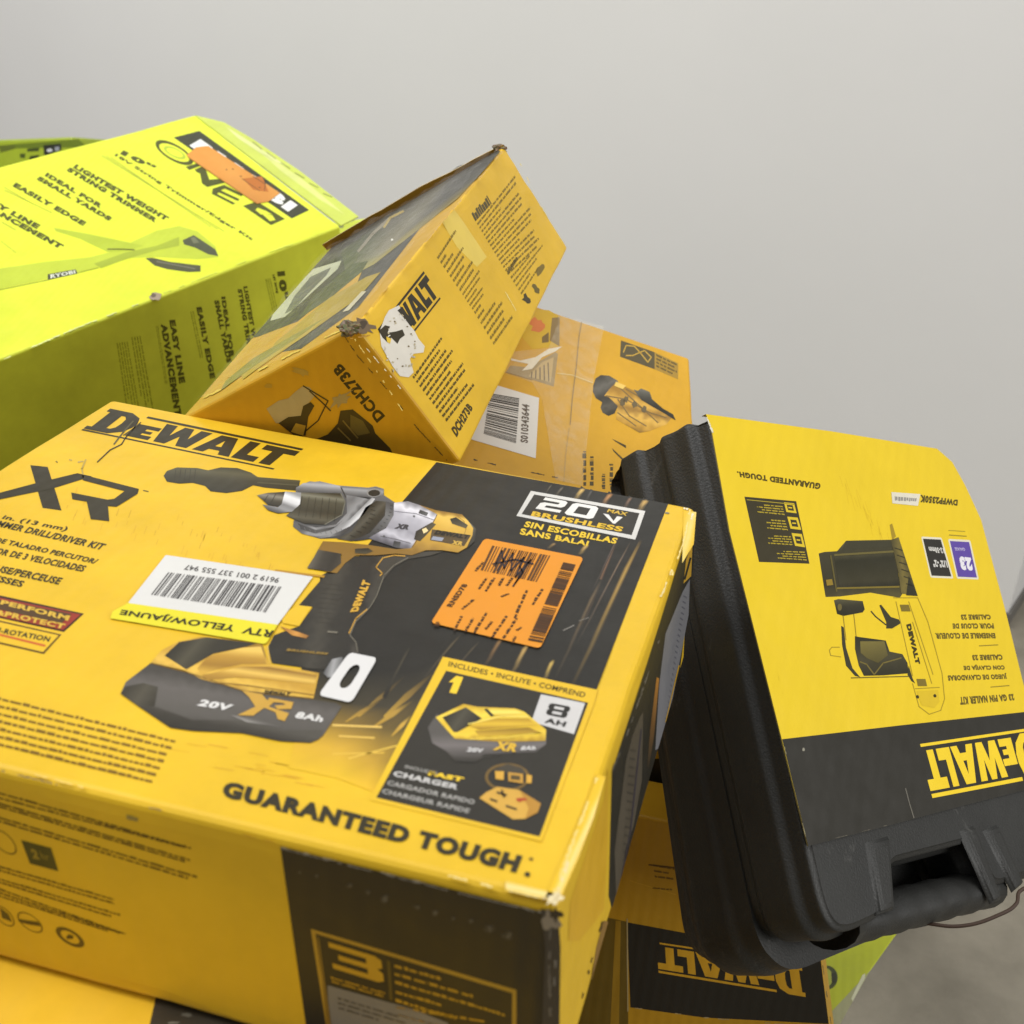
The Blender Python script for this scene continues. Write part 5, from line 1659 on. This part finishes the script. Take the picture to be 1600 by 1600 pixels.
E1.shapes(DW, rev([(1434, 1163), (1613, 1137), (1634, 1213), (1457, 1247)]), (250, 214, 40), 2)
rr2 = random.Random(4)
for k in range(26):
    y_ = 745 + k * 4.5 + rr2.uniform(-2, 2)
    x_ = 1320 + k * 3 + rr2.uniform(-10, 10)
    E1.line([(x_, y_), (x_ + rr2.uniform(3, 9), y_ + rr2.uniform(14, 30))], 1.0, (232, 196, 34), .6)
for k in range(20):
    y_ = 880 + k * 13
    x_ = 1160 + k * 13 * .24
    E1.line([(x_ + rr2.uniform(2, 18), y_), (x_ + rr2.uniform(8, 26), y_ + rr2.uniform(14, 30))], .9, (240, 206, 36), .6)
e8 = E1.frame((1400, 1100), 8)
E1.line([(1415, 1232), (1421, 1255), (1428, 1278)], 1.6, (110, 106, 96), 3)
E1.scuff([(1224, 1160), (1262, 1320)], 2, (150, 140, 100), 3, 80, .6, 6)
E1.scuff([(1264, 1320), (1400, 1286)], 1.6, (110, 104, 90), 3, 81, .6, 6)
E1.blob((1256, 1171), 2, 2.6, (150, 146, 130), 3, 82, 8)
E1.scuff([(1104, 652), (1114, 676)], 6, (226, 222, 200), 3, 83, 0, 4)
m.build('card_sleeve', M_GLOSS, rootE, rootE.location)
# ================================================================== lower boxes that carry the pile
# yellow box under the drill kit box
TF = Plane(Vector((0, 0, -.4075)) + Z0, (0, 0, 1))
zf = TF.o.z
cf = [Vector((-.06, .20, zf)), Vector((-.06, .36, zf)), Vector((-.52, .36, zf)), Vector((-.52, .20, zf))]
rootF = thing('tool_carton', 'yellow carton with a black end, lying beneath the drill kit carton', 'tool box', base_of([c - Vector((0, 0, .79)) for c in cf]))
m = Mesh()
hexa(m, cf, Vector((0, 0, -.79)), {0: (236, 186, 34)}, r=.003, seg=3, wob=.001)
a_ = Art(m, TF)
a_.poly([TFp for TFp in [(252, 1520), (225, 1640), (560, 1760), (560, 1560)]], (54, 47, 34), 1)
a_.blob((292, 1586), 9, 3, (96, 90, 76), 2, 3)
a_.blob((272, 1598), 9, 2, (120, 114, 100), 2, 4)
m.build('printed_carton', M_CARD, rootF, rootF.location)

# black-banded carton with the logo upside down, lower middle
PG = Plane(Vector((0, .66, 0)), (.05, -1, .10))
tg = [PG.at(p) for p in ((880, 1250), (1262, 1330), (1305, 1680), (880, 1680))]
for i_, j_ in ((3, 0), (2, 1)):
    d_ = tg[i_] - tg[j_]
    tg[i_] = tg[j_] + d_ * ((tg[j_].z - .003) / -d_.z)
rootG = thing('nailer_carton', 'yellow carton with a black band and upside down yellow logo, low between the front boxes', 'tool box', base_of(tg))
m = Mesh()
hexa(m, tg, Vector((-.002, .045, .001)), {0: (214, 162, 22), 2: (206, 156, 26)}, r=.002, seg=2)
a_ = Art(m, PG)
a_.poly([(882, 1420), (979, 1440), (983, 1670), (882, 1670)], (120, 96, 20), 1)
a_.poly([(962, 1438), (970, 1439), (966, 1670), (950, 1670)], (176, 136, 26), 2)
a_.line([(980, 1436), (981, 1580)], 2, (196, 176, 120), 3)
a_.poly([(980, 1441), (1082, 1460), (1281, 1489), (1295, 1600), (1100, 1590), (985, 1574)], (40, 37, 30), 1)
a_.shapes(DW, rev([(1026, 1472), (1252, 1506), (1260, 1558), (1029, 1520)]), (236, 180, 34), 2)
a_.scuff([(986, 1574), (1100, 1590), (1290, 1606)], 3, (200, 176, 120), 2, 90, .3, 6)
a_.scuff([(1283, 1492), (1300, 1610)], 2.4, (150, 130, 100), 2, 91, .3, 6)
g_ = a_.frame((960, 1100), 2.5)
g_.line([(135, 628), (240, 640)], 6, (120, 88, 16), 1)
g_.greek([(150, 625), (235, 640), (240, 700), (160, 690)], 3, (130, 98, 18), 1, .4, [1, .7, .9], (.1, .4), 92)
g_.line([(60, 690), (240, 745)], 2, (236, 186, 40), 1)
g_.greek([(150, 715), (225, 722), (225, 738), (150, 732)], 1, (120, 92, 18), 1, .4, [1], (.1, .4), 93)
m.build('printed_carton', M_CARD, rootG, rootG.location)

# black carton standing in the gap, yellow hang label on it
PI_ = Plane(Vector((0, .74, 0)), (0.0, -1, .05))
tg = [PI_.at(p) for p in ((960, 880), (1150, 900), (1150, 1420), (960, 1420))]
for i_, j_ in ((3, 0), (2, 1)):
    d_ = tg[i_] - tg[j_]
    tg[i_] = tg[j_] + d_ * ((tg[j_].z - .016) / -d_.z)
rootI = thing('black_carton', 'black carton deep in the gap with a small yellow rounded label', 'tool box', base_of(tg))
m = Mesh()
hexa(m, tg, Vector((.02, .10, -.01)), {0: (44, 40, 30)}, r=.002)
m.build('carton_body', M_CARD, rootI, rootI.location)
m = Mesh()
a_ = Art(m, PI_)
a_.poly([(1020, 1090), (1057, 1074), (1060, 1080), (1076, 1160), (1074, 1172), (1068, 1176), (1030, 1185), (1020, 1186)], (206, 158, 20), 3)
a_.text('POWER', [(1038, 1160), (1074, 1152), (1075, 1163), (1038, 1174)], (70, 58, 16), 4, .05)
a_.poly([(1046, 1106), (1058, 1108), (1054, 1120), (1060, 1138), (1050, 1134), (1046, 1150), (1042, 1132), (1036, 1120)], (70, 58, 16), 4)
m.build('yellow_label', M_LABEL, rootI, rootI.location)

# lime carton, lower right
PH = plane3(px((1405, 1455), 1.0), px((1300, 1600), .86), px((1150, 1560), .88))
th = [PH.at(p) for p in ((1447, 1395), (1255, 1664), (1130, 1664), (1180, 1395))]
rootH = thing('lime_carton', 'lime green carton with a round black mark, low under the black case', 'tool box', base_of(th))
m = Mesh()
hexa(m, th, Vector((-.10, .04, -.30)), {0: (196, 206, 34)}, r=.0015)
a_ = Art(m, PH).frame((1200, 1380), 4)
a_.poly([(400, 800), (640, 545), (540, 720), (440, 900), (395, 900)], (176, 176, 130), 1)
a_.poly([(590, 575), (608, 562), (606, 595), (560, 680), (530, 740), (520, 720)], (226, 228, 190), 2)
rg = [(368 + 68 * math.cos(t), 590 + 76 * math.sin(t)) for t in [i * math.pi / 12 for i in range(24)]]
a_.poly(rg, (70, 78, 30), 1)
a_.poly([(350 + (p[0] - 368) * .82, 590 + (p[1] - 590) * .82) for p in rg], (176, 184, 60), 2)
a_.poly([(395, 560), (425, 560), (425, 620), (400, 625)], (50, 56, 26), 3)
m.build('printed_carton', M_CARD, rootH, rootH.location)

# dark green carton behind the trimmer box
PJ = Plane(Vector((-.9, 1.9, .9)), (-.1, -1, .25))
tj = [PJ.at(p) for p in ((-260, 228), (112, 214), (140, 420), (-260, 440))]
rootJ = thing('green_carton', 'dim green carton peeking out behind the trimmer carton at the left edge', 'tool box', base_of(tj))
m = Mesh()
hexa(m, tj, Vector((.02, .3, -.05)), {0: (160, 178, 36)}, r=.004)
a_ = Art(m, PJ).frame((0, 180), 8)
a_.poly([(-200, 300), (0, 380), (200, 360), (480, 340), (980, 300), (1100, 400), (0, 420), (-300, 420)], (106, 124, 26), 1)
a_.poly([(0, 380), (200, 370), (190, 420), (0, 470)], (96, 108, 30), 1.5)
a_.poly([(340, 420), (490, 405), (485, 450), (340, 455)], (60, 72, 20), 2)
a_.poly([(250, 480), (320, 480), (310, 540), (250, 530)], (70, 84, 20), 2)
a_.poly([(380, 510), (490, 495), (480, 540), (350, 570)], (44, 56, 18), 2)
a_.poly([(540, 375), (760, 355), (770, 430), (600, 495), (550, 500)], (40, 42, 30), 2)
a_.poly([(580, 430), (640, 415), (660, 450), (600, 462)], (214, 216, 220), 3)
a_.poly([(680, 400), (740, 390), (740, 440), (690, 450)], (150, 154, 160), 3)
m.build('printed_carton', M_CARD, rootJ, rootJ.location)

# pale lime carton between the trimmer box and the hammer box
PQ = Plane(Vector((-.25, 1.62, .9)), (-.1, -1, .5))
tq = [PQ.at(p) for p in ((500, 350), (640, 332), (700, 500), (500, 520))]
rootQ = thing('pale_lime_carton', 'pale lime carton corner with a grey tab, behind the tilted carton', 'tool box', base_of(tq))
m = Mesh()
hexa(m, tq, Vector((.02, .2, -.05)), {0: (206, 220, 60)}, r=.003)
a_ = Art(m, PQ).frame((460, 300), 8)
a_.poly([(470, 325), (760, 328), (745, 352), (480, 352)], (96, 98, 84), 2)
a_.poly([(480, 352), (745, 352), (640, 400), (530, 395)], (186, 184, 172), 2)
a_.poly([(545, 395), (620, 400), (610, 445), (560, 450)], (120, 126, 84), 3)
m.build('printed_carton', M_CARD, rootQ, rootQ.location)

# plain carton that carries the boxes behind the drill kit box
zt = .60
tk = [Vector((-.10, .68, zt)), Vector((-.10, 1.25, zt)), Vector((-.50, 1.25, zt)), Vector((-.50, .68, zt))]
rootK = thing('support_carton', 'plain brown carton standing on the floor behind the drill kit carton', 'carton', base_of([c - Vector((0, 0, .597)) for c in tk]))
m = Mesh()
hexa(m, tk, Vector((0, 0, -.597)), {0: (170, 136, 92)}, r=.004)
m.build('carton_body', M_CARD, rootK, rootK.location)

# brown strap hanging below the case
st = bpy.data.curves.new('strap', 'CURVE')
st.dimensions = '3D'
st.bevel_depth = .0012
st.bevel_resolution = 3
sp = st.splines.new('BEZIER')
pp = [px(p, d) for p, d in (((1440, 1442), .62), ((1500, 1447), .62), ((1560, 1430), .63), ((1588, 1412), .64), ((1594, 1392), .65), ((1660, 1380), .66))]
sp.bezier_points.add(len(pp) - 1)
for b_, p in zip(sp.bezier_points, pp):
    b_.co = p
    b_.handle_left_type = b_.handle_right_type = 'AUTO'
o = bpy.data.objects.new('strap', st)
COL.objects.link(o)
dg = bpy.context.evaluated_depsgraph_get()
me = bpy.data.meshes.new_from_object(o.evaluated_get(dg))
bpy.data.objects.remove(o)
bpy.data.curves.remove(st)
M_STRAP, _, bs = nodes_of('brown_cord', .6, .3)
bs.inputs['Base Color'].default_value = (.045, .026, .017, 1)
me.materials.clear()
me.materials.append(M_STRAP)
o = bpy.data.objects.new('carry_cord', me)
COL.objects.link(o)
o['label'] = 'thin brown cord looping out below the black case handle'
o['category'] = 'cord'
